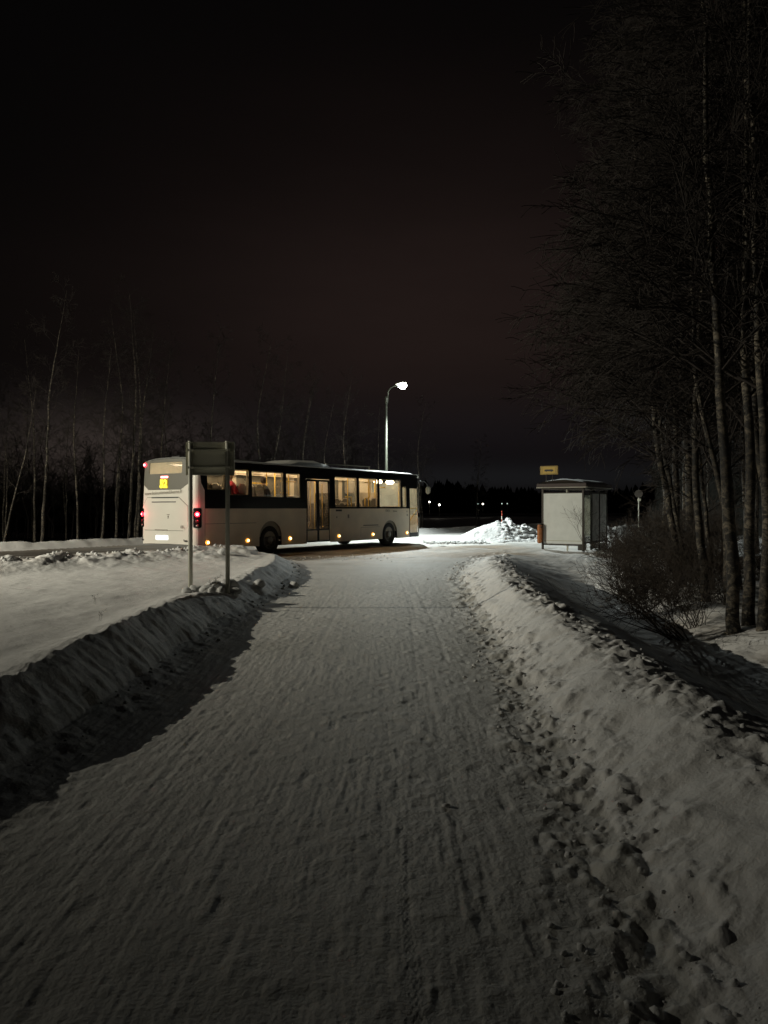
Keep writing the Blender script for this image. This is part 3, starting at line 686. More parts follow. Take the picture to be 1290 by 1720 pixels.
# side skirts with wheel arches
DM0, DM1, DF0 = 5.19, 6.60, 12.18
panel('side_skirt', S(skirt(.335, DM0, [WH[0]], zb0=.40)), [], M['side'], bus)
panel('side_skirt', S(skirt(DM1, DF0, [WH[1]])), [], M['side'], bus)
panel('side_skirt', [(-u, z) for u, z in S(skirt(.335, 12.9, WH, zb0=.42))], [], M['side'], bus)
# shut lines on the skirt
for a0, z0, a1, z1 in ((.335, 1.07, 2.6, 1.085), (.325, .45, .345, 1.54), (8.55, .80, 9.9, .81), (8.55, .42, 8.56, .80), (1.3, .43, 1.31, 1.07)):
    panel('panel_seam', S([(a0, z0), (a1, z0), (a1, z1), (a0, z1)]), [], M['ink'], bus, off=.002, thick=.004)
# black window band with window openings
wins = [(.45, 2.12, 1.22, 2.80), (1.36, 1.97, 2.30, 2.80), (2.42, 1.92, 4.00, 2.79), (4.12, 1.92, 4.88, 2.77), (6.90, 1.60, 8.34, 2.75), (8.46, 1.60, 9.78, 2.75), (9.90, 1.60, 11.54, 2.76), (11.66, 1.60, 12.00, 2.48)]
ZT = 3.02
band = [(.335, 1.548), (DM0, 1.548), (DM0, 2.62), (DM1, 2.62), (DM1, 1.548), (DF0, 1.548), (DF0, 2.50), (13.12, 2.50), (13.16, 2.98), (12.9, 3.0), (9, ZT), (.125, ZT), (.125, 2.6), (.185, 2.32), (.335, 2.10)]
panel('window_band', S(band), [srect(*w, .05) for w in wins], M['black'], bus, off=.003, thick=.035)
band2 = [(-u, z) for u, z in S([(.335, 1.548), (12.9, 1.548), (12.9, ZT), (.335, ZT)])]
wl = [(.9, 1.95, 2.3, 2.75), (2.42, 1.92, 4.0, 2.75), (4.12, 1.92, 5.6, 2.75), (5.75, 1.6, 7.2, 2.75), (7.35, 1.6, 8.8, 2.75), (8.95, 1.6, 10.4, 2.75), (10.55, 1.6, 12.0, 2.75)]
panel('window_band', band2, [[(-u, z) for u, z in srect(*w, .05)] for w in wl], M['black'], bus, off=.003, thick=.035)
for w in wins: panel('side_window', srect(w[0] - .02, w[1] - .02, w[2] + .02, w[3] + .02, .05), [], M['glass'], bus, off=-.018, thick=.005)
for w in wl: panel('side_window', [(-u, z) for u, z in srect(w[0] - .02, w[1] - .02, w[2] + .02, w[3] + .02, .05)], [], M['fog'], bus, off=-.018, thick=.005)
# pale inner reveals of the windows
for w in wins:
    o = srect(w[0], w[1], w[2], w[3], .05); i_ = srect(w[0] + .035, w[1] + .03, w[2] - .035, w[3] - .04, .04)
    panel('window_trim', o, [i_], M['cream'], bus, off=-.045, thick=.05)
# doors
for a0, a1 in ((DM0 + .03, 5.87), (5.90, DM1 - .03)):
    d = panel('door', srect(a0, .33, a1, 2.60, .03), [srect(a0 + .06, .80, a1 - .06, 2.53, .03), srect(a0 + .05, .385, a1 - .04, .755, .02)], M['black'], bus, off=-.012, thick=.035)
    panel('door_glass', srect(a0 + .04, .78, a1 - .04, 2.55, .03), [], M['fogdoor'], d, off=-.028, thick=.005)
    panel('door_kick_panel', srect(a0 + .055, .39, a1 - .045, .75, .02), [], M['side'], d, off=-.014, thick=.02)
    b = MB(); b.tube([shell(u_side((a0 + a1) / 2 + .0), .85, -.09), shell(u_side((a0 + a1) / 2), 2.45, -.09)], .017, 8); b.build('door_handrail', M['yellow'], d, True)
d = panel('door', srect(DF0 + .03, .31, 13.10, 2.50, .03), [srect(DF0 + .09, .50, 13.03, 2.42, .03)], M['black'], bus, off=-.012, thick=.035)
panel('door_glass', srect(DF0 + .07, .48, 13.05, 2.44, .03), [], M['glass'], d, off=-.028, thick=.005)
b = MB(); b.tube([shell(u_side(12.28), .95, -.08), shell(u_side(12.98), 1.50, -.08)], .018, 8); b.tube([shell(u_side(12.28), 1.56, -.08), shell(u_side(12.98), 1.56, -.08)], .018, 8); b.build('door_handrail', M['yellow'], d, True)
b = MB(); b.box(shell(u_side(12.96), 1.25, .03), (.12, .05, .20), bev=.02); b.build('door_lock_box', M['black'], d)
# front end: windscreen and white nose
fr = [(u_side(13.14), ZB), (U_FE, ZB), (U_FE, 1.25), (u_side(13.14), 1.25)]
panel('front_panel', fr, [], M['pale'], bus); panel('front_panel', [(-u, z) for u, z in [(u_side(12.905), ZB), (U_FE, ZB), (U_FE, 1.25), (u_side(12.905), 1.25)]], [], M['pale'], bus)
panel('windscreen', [(u_side(13.17), 1.26), (U_FE, 1.26), (U_FE, 2.72), (u_side(13.17), 2.72)], [], M['fog'], bus, thick=.008)
panel('windscreen', [(-u, z) for u, z in [(u_side(12.92), 1.26), (U_FE, 1.26), (U_FE, 2.72), (u_side(12.92), 2.72)]], [], M['fog'], bus, thick=.008)
panel('front_pillar', [(u_side(13.12), ZB), (u_side(13.17), ZB), (u_side(13.17), 2.95), (u_side(13.12), 2.95)], [], M['pale'], bus, off=.012, thick=.04)
panel('destination_box', [(u_side(13.17), 2.73), (U_FE, 2.73), (U_FE, 3.02), (u_side(13.17), 2.98)], [], M['black'], bus)
panel('destination_box', [(-u, z) for u, z in [(u_side(12.91), 2.73), (U_FE, 2.73), (U_FE, 3.02), (u_side(12.91), 3.0)]], [], M['black'], bus)
for sg in (1, -1):
    b = MB(); b.lathe([(.10, 0), (.10, .03), (.001, .05)], Matrix.Translation(shell(sg * (U_FE - .35), .62, .01)) @ Vector((1, 0, 0)).to_track_quat('Z', 'Y').to_matrix().to_4x4(), 16); b.build('headlight', M['rim'], bus, True)
# roof: arched section swept from rear to front
sec = []
for k in range(17):
    t = -1 + 2 * k / 16; yv = (BW - .045) * (abs(t) ** .9) * (1 if t > 0 else -1)
    zz = 3.025 + .10 * (1 - abs(t) ** 4) + .02 * (1 - t * t)
    sec.append((yv, zz))
b = MB(); xs = [.09, .14, .4, 2, 4, 6, 8, 10, 12, 12.8, 13.03, 13.12]; dz = [-.04, -.008, 0, 0, 0, 0, 0, 0, 0, -.01, -.04, -.12]
for lay in (0, 1):
    for i, xv in enumerate(xs):
        for yv, zz in sec: b.v.append((xv, yv * (1 if i not in (0, len(xs) - 1) else .97), zz + dz[i] - .03 * lay))
n = len(sec); tot = n * len(xs)
for i in range(len(xs) - 1):
    for j in range(n - 1):
        a = i * n + j; b.f.append((a, a + n, a + n + 1, a + 1)); b.mi.append(0)
        b.f.append((tot + a, tot + a + 1, tot + a + n + 1, tot + a + n)); b.mi.append(0)
b.build('roof', M['roof'], bus, True)
for sg in (-1, 1):
    b = MB(); b.box((6.6, sg * (BW - .045), 3.03), (12.9, .03, .035), bev=.01); b.build('roof_gutter', M['roof'], bus)
# air conditioning unit, long rail, hatches on the roof
b = MB()
pr = [(4.3, 0), (4.7, .10), (5.3, .22), (6.6, .26), (7.0, .18), (7.15, 0)]
for i, (xv, hh) in enumerate(pr):
    for yv, k in ((-.95, 0), (-.80, .50), (-.45, .92), (.45, .92), (.80, .50), (.95, 0)): b.v.append((xv, yv, 3.09 + .02 + hh * k))
for i in range(len(pr) - 1):
    for j in range(5): b.f.append((i * 6 + j, i * 6 + j + 1, i * 6 + j + 7, i * 6 + j + 6)); b.mi.append(0)
b.build('air_conditioner', M['pale'], bus)
b = MB(); b.tube([(7.3, -.5, 3.26), (10.3, -.5, 3.29)], .022, 6); b.tube([(7.35, -.5, 3.1), (7.35, -.5, 3.26)], .015, 6); b.tube([(10.25, -.5, 3.1), (10.25, -.5, 3.29)], .015, 6); b.build('roof_rail', M['galv'], bus)
b = MB(); b.box((2.9, 0, 3.17), (.9, .8, .06), bev=.02); b.build('roof_hatch', M['pale'], bus)
b = MB(); b.box((11.2, .0, 3.17), (.8, .8, .06), bev=.02); b.build('roof_hatch', M['pale'], bus)
b = MB(); b.box((.55, .1, 3.16), (.3, .35, .08), bev=.02); b.build('roof_vent', M['ink2'], bus)
# underbody and wheel housings
b = MB()
for a0, a1, z0, z1, hw in ((.4, 2.6, .42, .9, 1.15), (2.6, 4.05, .75, 1.3, 1.15), (4.05, 9.9, .33, .42, 1.15), (4.3, 5.8, .26, .33, .8), (9.9, 11.4, .75, 1.2, 1.15), (11.4, 13.0, .30, .40, 1.15), (2.6, 4.05, .42, 1.3, .62), (9.9, 11.4, .36, 1.2, .62)):
    b.box(((a0 + a1) / 2, 0, (z0 + z1) / 2), (a1 - a0 - .002, hw * 2, z1 - z0))
b.tube([(3.31, -.95, .49), (3.31, .95, .49)], .09, 8); b.tube([(10.65, -.95, .49), (10.65, .95, .49)], .06, 8)
b.build('underbody', M['under'], bus)
for a, r, tp in WH:
    for sg in (-1, 1):
        b = MB()
        ts = np.linspace(-.15, math.pi + .15, 19)
        for y0 in (sg * (BW - .03), sg * .66):
            for t in ts: b.v.append((a - (r + .02) * math.cos(t), y0, (tp - r) + (r + .02) * math.sin(t)))
        n = len(ts)
        for k in range(n - 1): b.f.append((k, k + 1, n + k + 1, n + k)); b.mi.append(0)
        b.build('wheel_housing', M['under'], bus)
        wr = .49
        Mx = Matrix.Translation((a, sg * (BW - .31), wr)) @ Matrix.Rotation(R(90) * (1 if sg < 0 else -1), 4, 'X')
        b = MB(); b.lathe([(.28, .0), (.30, .255), (.36, .285), (.44, .28), (.475, .25), (wr, .20), (wr, .05), (.475, .01), (.28, 0)], Mx, 40)
        for k in range(48):
            t = 2 * math.pi * k / 48; b.box(Mx @ Vector((wr * math.cos(t), wr * math.sin(t), .125)), (.02, .17, .012), (Mx.to_3x3() @ Matrix.Rotation(t + math.pi / 2, 3, 'Z')) @ Matrix.Rotation(R(90), 3, 'X'))
        wheel = b.build('wheel', M['rubber'], bus, False)
        b = MB(); b.lathe([(.305, .255), (.29, .262), (.275, .23), (.25, .18), (.14, .19), (.13, .27), (.11, .285), (.001, .285)], Mx, 40)
        for k in range(10):
            t = 2 * math.pi * k / 10; b.lathe([(.016, 0), (.016, .03), (.001, .035)], Mx @ Matrix.Translation((.17 * math.cos(t), .17 * math.sin(t), .185)), 8)
        b.build('rim', M['rim'], wheel, True)
        b = MB()
        for k in range(10):
            t = 2 * math.pi * (k + .5) / 10; b = MB(); b.lathe([(.026, 0), (.001, .002)], Mx @ Matrix.Translation((.222 * math.cos(t), .222 * math.sin(t), .188)), 10)
            b.build('rim_hole', M['ink2'], wheel)
# amber side markers
for a in (.44, 2.19, 4.29, 7.11, 9.38, 11.97):
    p = shell(u_side(a), .51, .006); Mx = Matrix.Translation(p) @ Vector((0, -1, 0)).to_track_quat('Z', 'Y').to_matrix().to_4x4() @ Matrix.Scale(1.3, 4, (1, 0, 0))
    b = MB(); b.lathe([(.065, 0), (.062, .015), (.04, .025), (.001, .03)], Mx, 14); o = b.build('side_marker_light', M['amber'], bus, True)
    b = MB(); b.lathe([(.034, .02), (.03, .034), (.001, .038)], Mx, 12); b.build('bulb', M['ambercore'], o, True)
# small marks on the side
def mark(a, z, s, size, m='ink2', nm='side_lettering'): text_on(nm, s, size, shell(u_side(a), z, .006), (1, 0, 0), (0, 0, 1), M[m], bus)
panel('door_label', srect(6.92, 1.44, 7.30, 1.51, .01), [], M['ink2'], bus, off=.004, thick=.006, cuts_z=())
b = MB(); b.box(shell(u_side(6.98), 1.22, .006), (.05, .006, .07)); b.box(shell(u_side(7.72), 1.25, .006), (.10, .006, .14), bev=.002); b.build('side_sticker', M['ink'], bus)
mark(10.30, 1.42, 'OBGL', .13, 'ink'); mark(10.86, 1.41, '.liikenne', .10, 'ink')
b = MB(); b.box(shell(u_side(11.98), 1.42, .006), (.05, .006, .06)); b.box(shell(u_side(12.0), 1.27, .006), (.07, .006, .08)); b.build('side_sticker', M['ink'], bus)
panel('fuel_flap_slot', srect(8.72, .86, 9.78, .90, .01), [], M['ink'], bus, off=.004, thick=.006, cuts_z=())
# mirror on its arm at the front right corner
b = MB(); c = shell(u_side(13.16), 2.72, 0); pts = [c, c + Vector((.35, -.12, .07)), c + Vector((.55, -.18, -.05)), c + Vector((.62, -.20, -.22))]
b.tube(pts, .022, 8); ma = b.build('mirror_arm', M['black'], bus, True)
b = MB(); b.box(c + Vector((.62, -.20, -.36)), (.10, .22, .32), bev=.04); b.build('mirror', M['galv'], ma)

# ---- interior
b = MB()
b.box((8.6, 0, .395), (9.0, 2.40, .03)); b.box((1.9, 0, 1.12), (3.7, 2.40, .03)); b.box((4.25, 0, .70), (.9, 2.4, .03)); b.box((3.76, 0, .91), (.02, 2.4, .40)); b.build('floor', M['floor'], bus)
b = MB(); b.box((6.6, 0, 2.985), (12.6, 2.38, .02)); 
b.box((6.6, 1.06, 2.86), (12.4, .26, .20), bev=.06); b.box((6.6, -1.08, 2.92), (12.4, .22, .09), bev=.03); b.build('ceiling', M['cream'], bus)
b = MB(); b.box((6.7, 1.185, 1.02), (12.2, .02, 1.06)); b.box((3.4, 1.185, 1.74), (6.2, .02, .38))
for a0, a1 in ((.5, .95), (2.25, 2.47), (3.95, 4.17), (5.55, 5.80), (7.15, 7.4), (8.75, 9.0), (10.35, 10.6), (11.95, 12.9)): b.box(((a0 + a1) / 2, 1.175, 2.3), (a1 - a0, .02, 1.2))
b.build('inner_wall', M['cream'], bus)
b = MB(); b.box((.44, 0, 1.7), (.02, 2.3, 1.5)); b.box((.25, 0, 2.44), (.4, 2.2, .02)); b.build('rear_inner_wall', M['cream'], bus)
b = MB()
for a0, a1 in ((.4, 5.15), (6.65, 12.1)): b.box(((a0 + a1) / 2, -1.205, 1.05), (a1 - a0, .02, .9))
b.box((2.2, -1.205, 1.70), (3.6, .02, .4)); b.build('inner_wall', M['inwall'], bus)
for yv in (-.62, .62):
    for k in range(8):
        b = MB(); b.box((1.2 + k * 1.5, yv, 2.955), (1.05, .10, .03), bev=.01); b.build('ceiling_light', M['strip'], bus)
for av in (11.45, 12.40):
    b = MB(); b.box((av + .35, .10, 2.72), (.34, .30, .15), bev=.05); b.build('ceiling_lamp', M['strip2'], bus)
def seat(a, yv, z, two=True, face=1):
    w = .86 if two else .44
    s = MB(); s.box((0, 0, .42), (.42, w, .10), bev=.03); s.box((0, 0, .2), (.06, w * .6, .38))
    so = s.build('seat', M['seat'], bus); so.location = (a, yv, z); so.rotation_euler = (0, 0, 0 if face > 0 else math.pi)
    bk = MB()
    for off in ((-.215, .215) if two else (0,)):
        rot = Matrix.Rotation(R(-9), 3, 'Y')
        bk.box((-.25, off, .80), (.075, .415, .74), rot, bev=.045); bk.box((-.315, off, 1.12), (.07, .30, .17), rot, bev=.05)
    bo = bk.build('backrest', M['seat'], so)
    tr = MB()
    for off in ((-.215, .215) if two else (0,)): tr.tube([(-.35, off - .15, 1.14), (-.362, off - .09, 1.215), (-.362, off + .09, 1.215), (-.35, off + .15, 1.14)], .018, 6)
    tr.build('seat_handle', M['seatlight'], so)
for a in (1.05, 1.85, 2.65, 3.45): seat(a, -.74, 1.14); seat(a, .74, 1.14)
seat(.72, 0, 1.1)
for a in (7.3, 8.1, 8.9): seat(a, -.74, .42 + .13); seat(a, .74, .42 + .13)
seat(10.3, -.74, .75); seat(10.3, .74, .75); seat(11.1, .74, .6); seat(4.7, .74, .72); seat(5.9, .80, .6, False)
# driver's seat and dashboard
seat(12.1, .70, .62, False); b = MB(); b.box((12.85, .55, 1.15), (.35, 1.1, .35), bev=.06); b.build('dashboard', M['ink2'], bus)
b = MB(); b.box((11.75, .62, 1.45), (.04, 1.05, 1.6), bev=.01); b.build('driver_partition', M['cream'], bus)
b = MB(); b.box((8.35, .65, 2.15), (.03, 1.0, 1.2), bev=.01); b.build('partition_panel', M['cream'], bus)
b = MB(); b.box((6.85, -.70, 1.5), (.03, .8, 1.25), bev=.01); b.build('partition_panel', M['dglass'], bus)
# yellow handrails
def rail(*segs):
    b = MB()
    for s in segs: b.tube(s, .021, 8)
    b.build('handrail', M['yellow'], bus, True)
for a, yv in ((3.25, -.36), (3.85, .30), (4.55, -.35), (5.0, .45), (5.45, -.80), (6.3, .5), (6.75, -.40), (8.05, -1.0), (9.45, -1.02), (10.6, -.55), (11.85, -.95)):
    z0 = 1.0 if a < 3.8 else .42
    rail([(a, yv, z0), (a, yv, 2.93)])
rail([(4.18, -.95, 2.5), (4.95, -.95, 2.5)], [(4.18, -.95, 2.1), (4.5, -.95, 2.1)], [(4.6, -.95, .8), (4.6, -.95, 2.9)], [(4.18, -.95, 1.98), (4.85, -.95, 1.98)])
rail([(3.3, -.4, 2.42), (4.1, -.4, 2.42)]); rail([(7.9, -1.0, 2.0), (8.3, -1.0, 2.0), (8.3, -1.0, 1.55)])
rail([(9.2, -1.02, 2.6), (9.55, -1.02, 2.6), (9.55, -1.02, 2.0), (9.2, -1.02, 1.95), (9.2, -1.02, 1.6)])
rail([(10.6, -.55, 2.45), (11.4, -.55, 2.45)], [(10.6, -.55, 1.95), (11.0, -.55, 1.6)]); rail([(5.25, -.9, 1.4), (5.5, -.9, 1.05)])
b = MB(); b.box((11.05, .95, 2.45), (.9, .25, .55), bev=.05); b.build('luggage_box', M['inwall'], bus)

# ------------------------------------------------------------------ passengers: one continuous skinned body each
def person(loc, rz, label, coat, hair, turn=0.0, standing=False):
    t = empty('person', loc, rz); tag(t, label, 'person')
    zs = .46 if not standing else .92      # hip height over the floor
    P = []; E = []; Rd = []
    def v(p, r, par=None):
        P.append(p); Rd.append(r); k = len(P) - 1
        if par is not None: E.append((par, k))
        return k
    hip = v((0, 0, zs + .08), .135); wst = v((-.01, 0, zs + .26), .125, hip); ch = v((-.01, 0, zs + .42), .150, wst); sh = v((-.02, 0, zs + .54), .120, ch)
    nk = v((0, 0, zs + .62), .052, sh); hd0 = v((.02, 0, zs + .70), .072, nk); hd = v((.025, 0, zs + .77), .092, hd0); hd2 = v((.015, 0, zs + .84), .078, hd)
    for sg in (1, -1):
        s1 = v((-.02, sg * .17, zs + .50), .062, sh); e = v((.06, sg * .24, zs + .24), .048, s1); w = v((.30, sg * .14, zs + .17), .030, e); pm = v((.36, sg * .12, zs + .165), .030, w)
        for k in range(4):
            q = v((.40, sg * (.12 + (k - 1.5) * .018), zs + .165), .009, pm); q2 = v((.43 + .006 * (1.5 - abs(k - 1.5)), sg * (.12 + (k - 1.5) * .019), zs + .150), .008, q)
        th = v((.375, sg * .085, zs + .172), .010, pm); v((.40, sg * .070, zs + .165), .008, th)
        h1 = v((.05, sg * .10, zs + .04), .095, hip)
        if standing: kn = v((.04, sg * .11, .50), .062, h1); an = v((0, sg * .11, .09), .042, kn)
        else: kn = v((.46, sg * .13, zs + .03), .068, h1); an = v((.44, sg * .13, .09), .042, kn)
        v((an and P[an][0] + .14, sg * .14, .045), .036, an)
    me = bpy.data.meshes.new('body'); me.from_pydata(P, E, []); o = bpy.data.objects.new('tmp', me); C.objects.link(o)
    md = o.modifiers.new('s', 'SKIN'); md.use_smooth_shade = True
    for i, sv in enumerate(me.skin_vertices[0].data): sv.radius = (Rd[i], Rd[i] * (1.0)); sv.use_root = (i == 0)
    sb = o.modifiers.new('u', 'SUBSURF'); sb.levels = 1; sb.render_levels = 1
    dg = bpy.context.evaluated_depsgraph_get(); m2 = bpy.data.meshes.new_from_object(o.evaluated_get(dg)); bpy.data.objects.remove(o)
    m2.name = 'body'; m2.materials.clear()
    for mm in (M['skin'], M['trousers']): m2.materials.append(mm)
    zn = zs + .13
    for p in m2.polygons: p.material_index = 1 if p.center.z < zn and not (p.center.x > .28 and p.center.z > zs + .12) else 0
    body = bpy.data.objects.new('body', m2); C.objects.link(body); body.parent = t
    # jacket: the torso and sleeves grown outwards
    bm = bmesh.new(); bm.from_mesh(m2)
    bmesh.ops.delete(bm, geom=[f for f in bm.faces if not (zs + .02 < f.calc_center_median().z < zs + .61 and (f.calc_center_median().x < .29 or f.calc_center_median().z > zs + .3))], context='FACES')
    bm.normal_update()
    for vv in bm.verts: vv.co += vv.normal * .022
    m3 = bpy.data.meshes.new('jacket'); bm.to_mesh(m3); bm.free(); m3.materials.clear(); m3.materials.append(coat)
    for p in m3.polygons: p.use_smooth = True; p.material_index = 0
    jk = bpy.data.objects.new('jacket', m3); C.objects.link(jk); jk.parent = t
    # hair, ears, nose, eyes
    hb = bmesh.new(); bmesh.ops.create_icosphere(hb, subdivisions=3, radius=.118)
    rg = random.Random(5)
    for vv in hb.verts:
        vv.co = Vector((vv.co.x * 1.0, vv.co.y * .9, vv.co.z * 1.12)) * (1 + rg.uniform(-.03, .05))
    bmesh.ops.delete(hb, geom=[q for q in hb.verts if (q.co.x > .045 and q.co.z < .065) or q.co.z < -.125], context='VERTS')
    m4 = bpy.data.meshes.new('hair'); hb.to_mesh(m4); hb.free(); m4.materials.append(hair)
    for p in m4.polygons: p.use_smooth = True
    hr_ = bpy.data.objects.new('hair', m4); C.objects.link(hr_); hr_.parent = t; hr_.location = (.012, 0, zs + .80); hr_.rotation_euler = (0, 0, turn)
    b = MB(); b.box((.122, 0, zs + .775), (.03, .022, .035), bev=.01)
    for sg in (1, -1): b.box((.02, sg * .092, zs + .775), (.035, .016, .05), bev=.007)
    b.build('nose_and_ears', M['skin'], t)
    b = MB()
    for sg in (1, -1): b.box((.108, sg * .034, zs + .80), (.012, .022, .010), bev=.004)
    b.box((.106, 0, zs + .735), (.010, .045, .008), bev=.003); b.build('eyes_and_mouth', M['brownhair'], t)
    return t
def on_bus(a, yv, z): return bus.matrix_basis_world @ Vector((a, yv, z)) if False else Vector((bus.location.x + a * UX - yv * UY, bus.location.y + a * UY + yv * UX, z))
BR = math.atan2(UY, UX)
person(on_bus(2.02, -.66, 1.36), BR, 'blond passenger in a red jacket seated by a rear bus window', M['redcloth'], M['blond'])
person(on_bus(3.62, -.66, 1.26), BR, 'passenger in a dark coat seated one row ahead of the red jacket', M['darkcloth'], M['brownhair'])
person(on_bus(1.95, .55, 1.24), BR, 'passenger in a pale coat seated in the back row area behind the road sign', M['palecloth'], M['blond'])
person(on_bus(8.22, .62, .55), BR, 'pale coated passenger seated behind the glass of the middle bus door', M['palecloth'], M['brownhair'])

# ------------------------------------------------------------------ road sign seen from behind
t = empty('road_sign', (-2.73, 12.0, 0)); tag(t, 'grey back of a road sign on two posts in the snow field', 'road sign')
for sx in (-.29, .29):
    b = MB(); b.tube([(sx, 0, -.4), (sx, 0, 2.57)], .034, 14); b.tube([(sx, 0, 2.57), (sx, 0, 2.60)], .038, 14); p = b.build('post', M['galv'], t, True)
    b = MB()
    for z in (2.46, 2.19): b.box((sx, .01, z), (.095, .085, .045), bev=.01)
    b.build('clamp', M['galv'], p)
b = MB(); b.box((0.01, .055, 2.33), (.75, .006, .51)); pl = b.build('sign_panel', M['signback'], t)
b = MB(); b.box((.01, .045, 2.583), (.76, .03, .012)); b.box((.01, .045, 2.077), (.76, .03, .012)); b.box((-.365, .045, 2.33), (.012, .03, .50)); b.box((.385, .045, 2.33), (.012, .03, .50)); b.build('panel_rim', M['signback'], pl)
b = MB(); b.box((.01, .038, 2.46), (.70, .028, .035), bev=.005); b.box((.01, .038, 2.19), (.70, .028, .035), bev=.005); b.build('stiffener', M['signback'], pl)

# ------------------------------------------------------------------ lumps of snow
def lump_mesh(seed, r):
    bm = bmesh.new(); bmesh.ops.create_icosphere(bm, subdivisions=3, radius=1)
    co = np.array([v.co[:] for v in bm.verts])
    d = 1 + .42 * fbm(co[:, 0] * 1.3 + seed * 7 + co[:, 2], co[:, 1] * 1.3 + seed * 3 - co[:, 2] * .8, 3, seed) + .12 * fbm(co[:, 0] * 5 + co[:, 2] * 3, co[:, 1] * 5 + seed, 2, seed + 9)
    rg = random.Random(seed); sc = (rg.uniform(.8, 1.3), rg.uniform(.75, 1.15), rg.uniform(.6, .95))
    for v, k in zip(bm.verts, d): v.co = Vector((v.co.x * k * sc[0], v.co.y * k * sc[1], v.co.z * k * sc[2])) * r
    me = bpy.data.meshes.new('snow_lump'); bm.to_mesh(me); bm.free(); me.materials.append(M['lump']); me.polygons.foreach_set('use_smooth', [True] * len(me.polygons)); return me
M['lump'] = mat('lump_snow', (.74, .74, .73), .65, spec=.25, noise=.18, nscale=9, bump=.6, bscale=30)
lm = [lump_mesh(k, 1.0) for k in range(6)]
for i, (x, y, s, lab) in enumerate([(-2.86, 11.75, .10, 'snow lump hard against the left post of the sign'), (-2.98, 11.6, .07, 'small snow lump just left of the left sign post'),
        (-2.70, 11.7, .11, 'big snow lump right of the left sign post'), (-2.62, 12.05, .12, 'rounded snow lump midway between the sign posts'), (-2.52, 11.9, .08, 'small snow lump left of the right sign post'),
        (-2.50, 12.35, .13, 'tall snow lump behind the right sign post'), (-2.72, 12.3, .13, 'tall snow lump behind the gap between the sign posts'), (-2.58, 11.55, .07, 'small snow lump in front of the sign posts'),
        (-2.36, 12.2, .09, 'snow lump right of the right sign post'), (-2.20, 13.6, .10, 'snow lump on the bank crest beyond the sign'), (-4.05, 19.3, .14, 'lone white snow lump on the field edge behind the bus'),
        (-1.78, 15.2, .085, 'white snow ball lying at the foot of the shadowed bank')]):
    o = bpy.data.objects.new('snow_lump', lm[i % 6]); C.objects.link(o); o.location = (x, y, gz(x, y) + s * .35); o.scale = (s, s, s); o.rotation_euler = (0, 0, i * 1.3)
    tag(o, lab, 'snow lump', 'loose lumps of snow')
# crumbs of snow nobody could count
rg = random.Random(3); V = []; Fs = []; ico = bmesh.new(); bmesh.ops.create_icosphere(ico, subdivisions=1, radius=1); ic = [v.co.copy() for v in ico.verts]; jf = [tuple(v.index for v in f.verts) for f in ico.faces]; ico.free()
pts = []
for k in range(1100):
    y = 2.2 + 20 * rg.random() ** 1.6; side = rg.random()
    f = float(footR(y)); c = float(crestR(y))
    if side < .5: x = f + (c - f) * rg.uniform(-.35, .35)
    elif side < .8: x = c + rg.gauss(.22, .22)
    elif side < .85: x = f - abs(rg.gauss(0, .30))
    else: x = float(crestL(y)) + .36 + abs(rg.gauss(.12, .12))
    pts.append((x, y, (.004 + .016 * rg.random() ** 4) * (1 + y * .05)))
for k in range(60): pts.append((rg.uniform(-2.6, .3), 24.2 + rg.gauss(0, .9), rg.uniform(.012, .03)))
for k in range(300): pts.append((rg.uniform(1.8, 4.6), rg.uniform(33, 36), rg.uniform(.03, .10)))
for k in range(170):
    pts.append((rg.uniform(-8, -3.2), 0, rg.uniform(.02, .06)))
PX = np.array([p[0] for p in pts]); PY = np.array([p[1] for p in pts])
for i in range(len(pts)):
    if PY[i] == 0: PY[i] = (17.45 - 1.7 - .5 * rg.random() * 2 + .834 * PX[i] + 0) / .552 if False else P0[1] + ((PX[i] - P0[0]) * UY - rg.uniform(1.5, 2.6)) / UX
PZ = terrain(PX, PY)
for i, (x, y, s) in enumerate(pts):
    k = len(V); q = Matrix.Rotation(rg.random() * 6, 3, 'Z') @ Matrix.Rotation(rg.random() * 3, 3, 'X'); sx = rg.uniform(.7, 1.4)
    for p in ic:
        w = q @ Vector((p.x * sx, p.y, p.z * .8)); w *= s * rg.uniform(.8, 1.15); V.append((PX[i] + w.x, PY[i] + w.y, PZ[i] + s * .05 + w.z))
    Fs += [tuple(k + j for j in f) for f in jf]
me = bpy.data.meshes.new('snow_crumbs'); me.from_pydata(V, [], Fs); o = link_mesh('snow_crumbs', me, M['lump'], None, True); tag(o, 'countless crumbs of snow strewn along the banks', 'snow crumbs', kind='stuff')

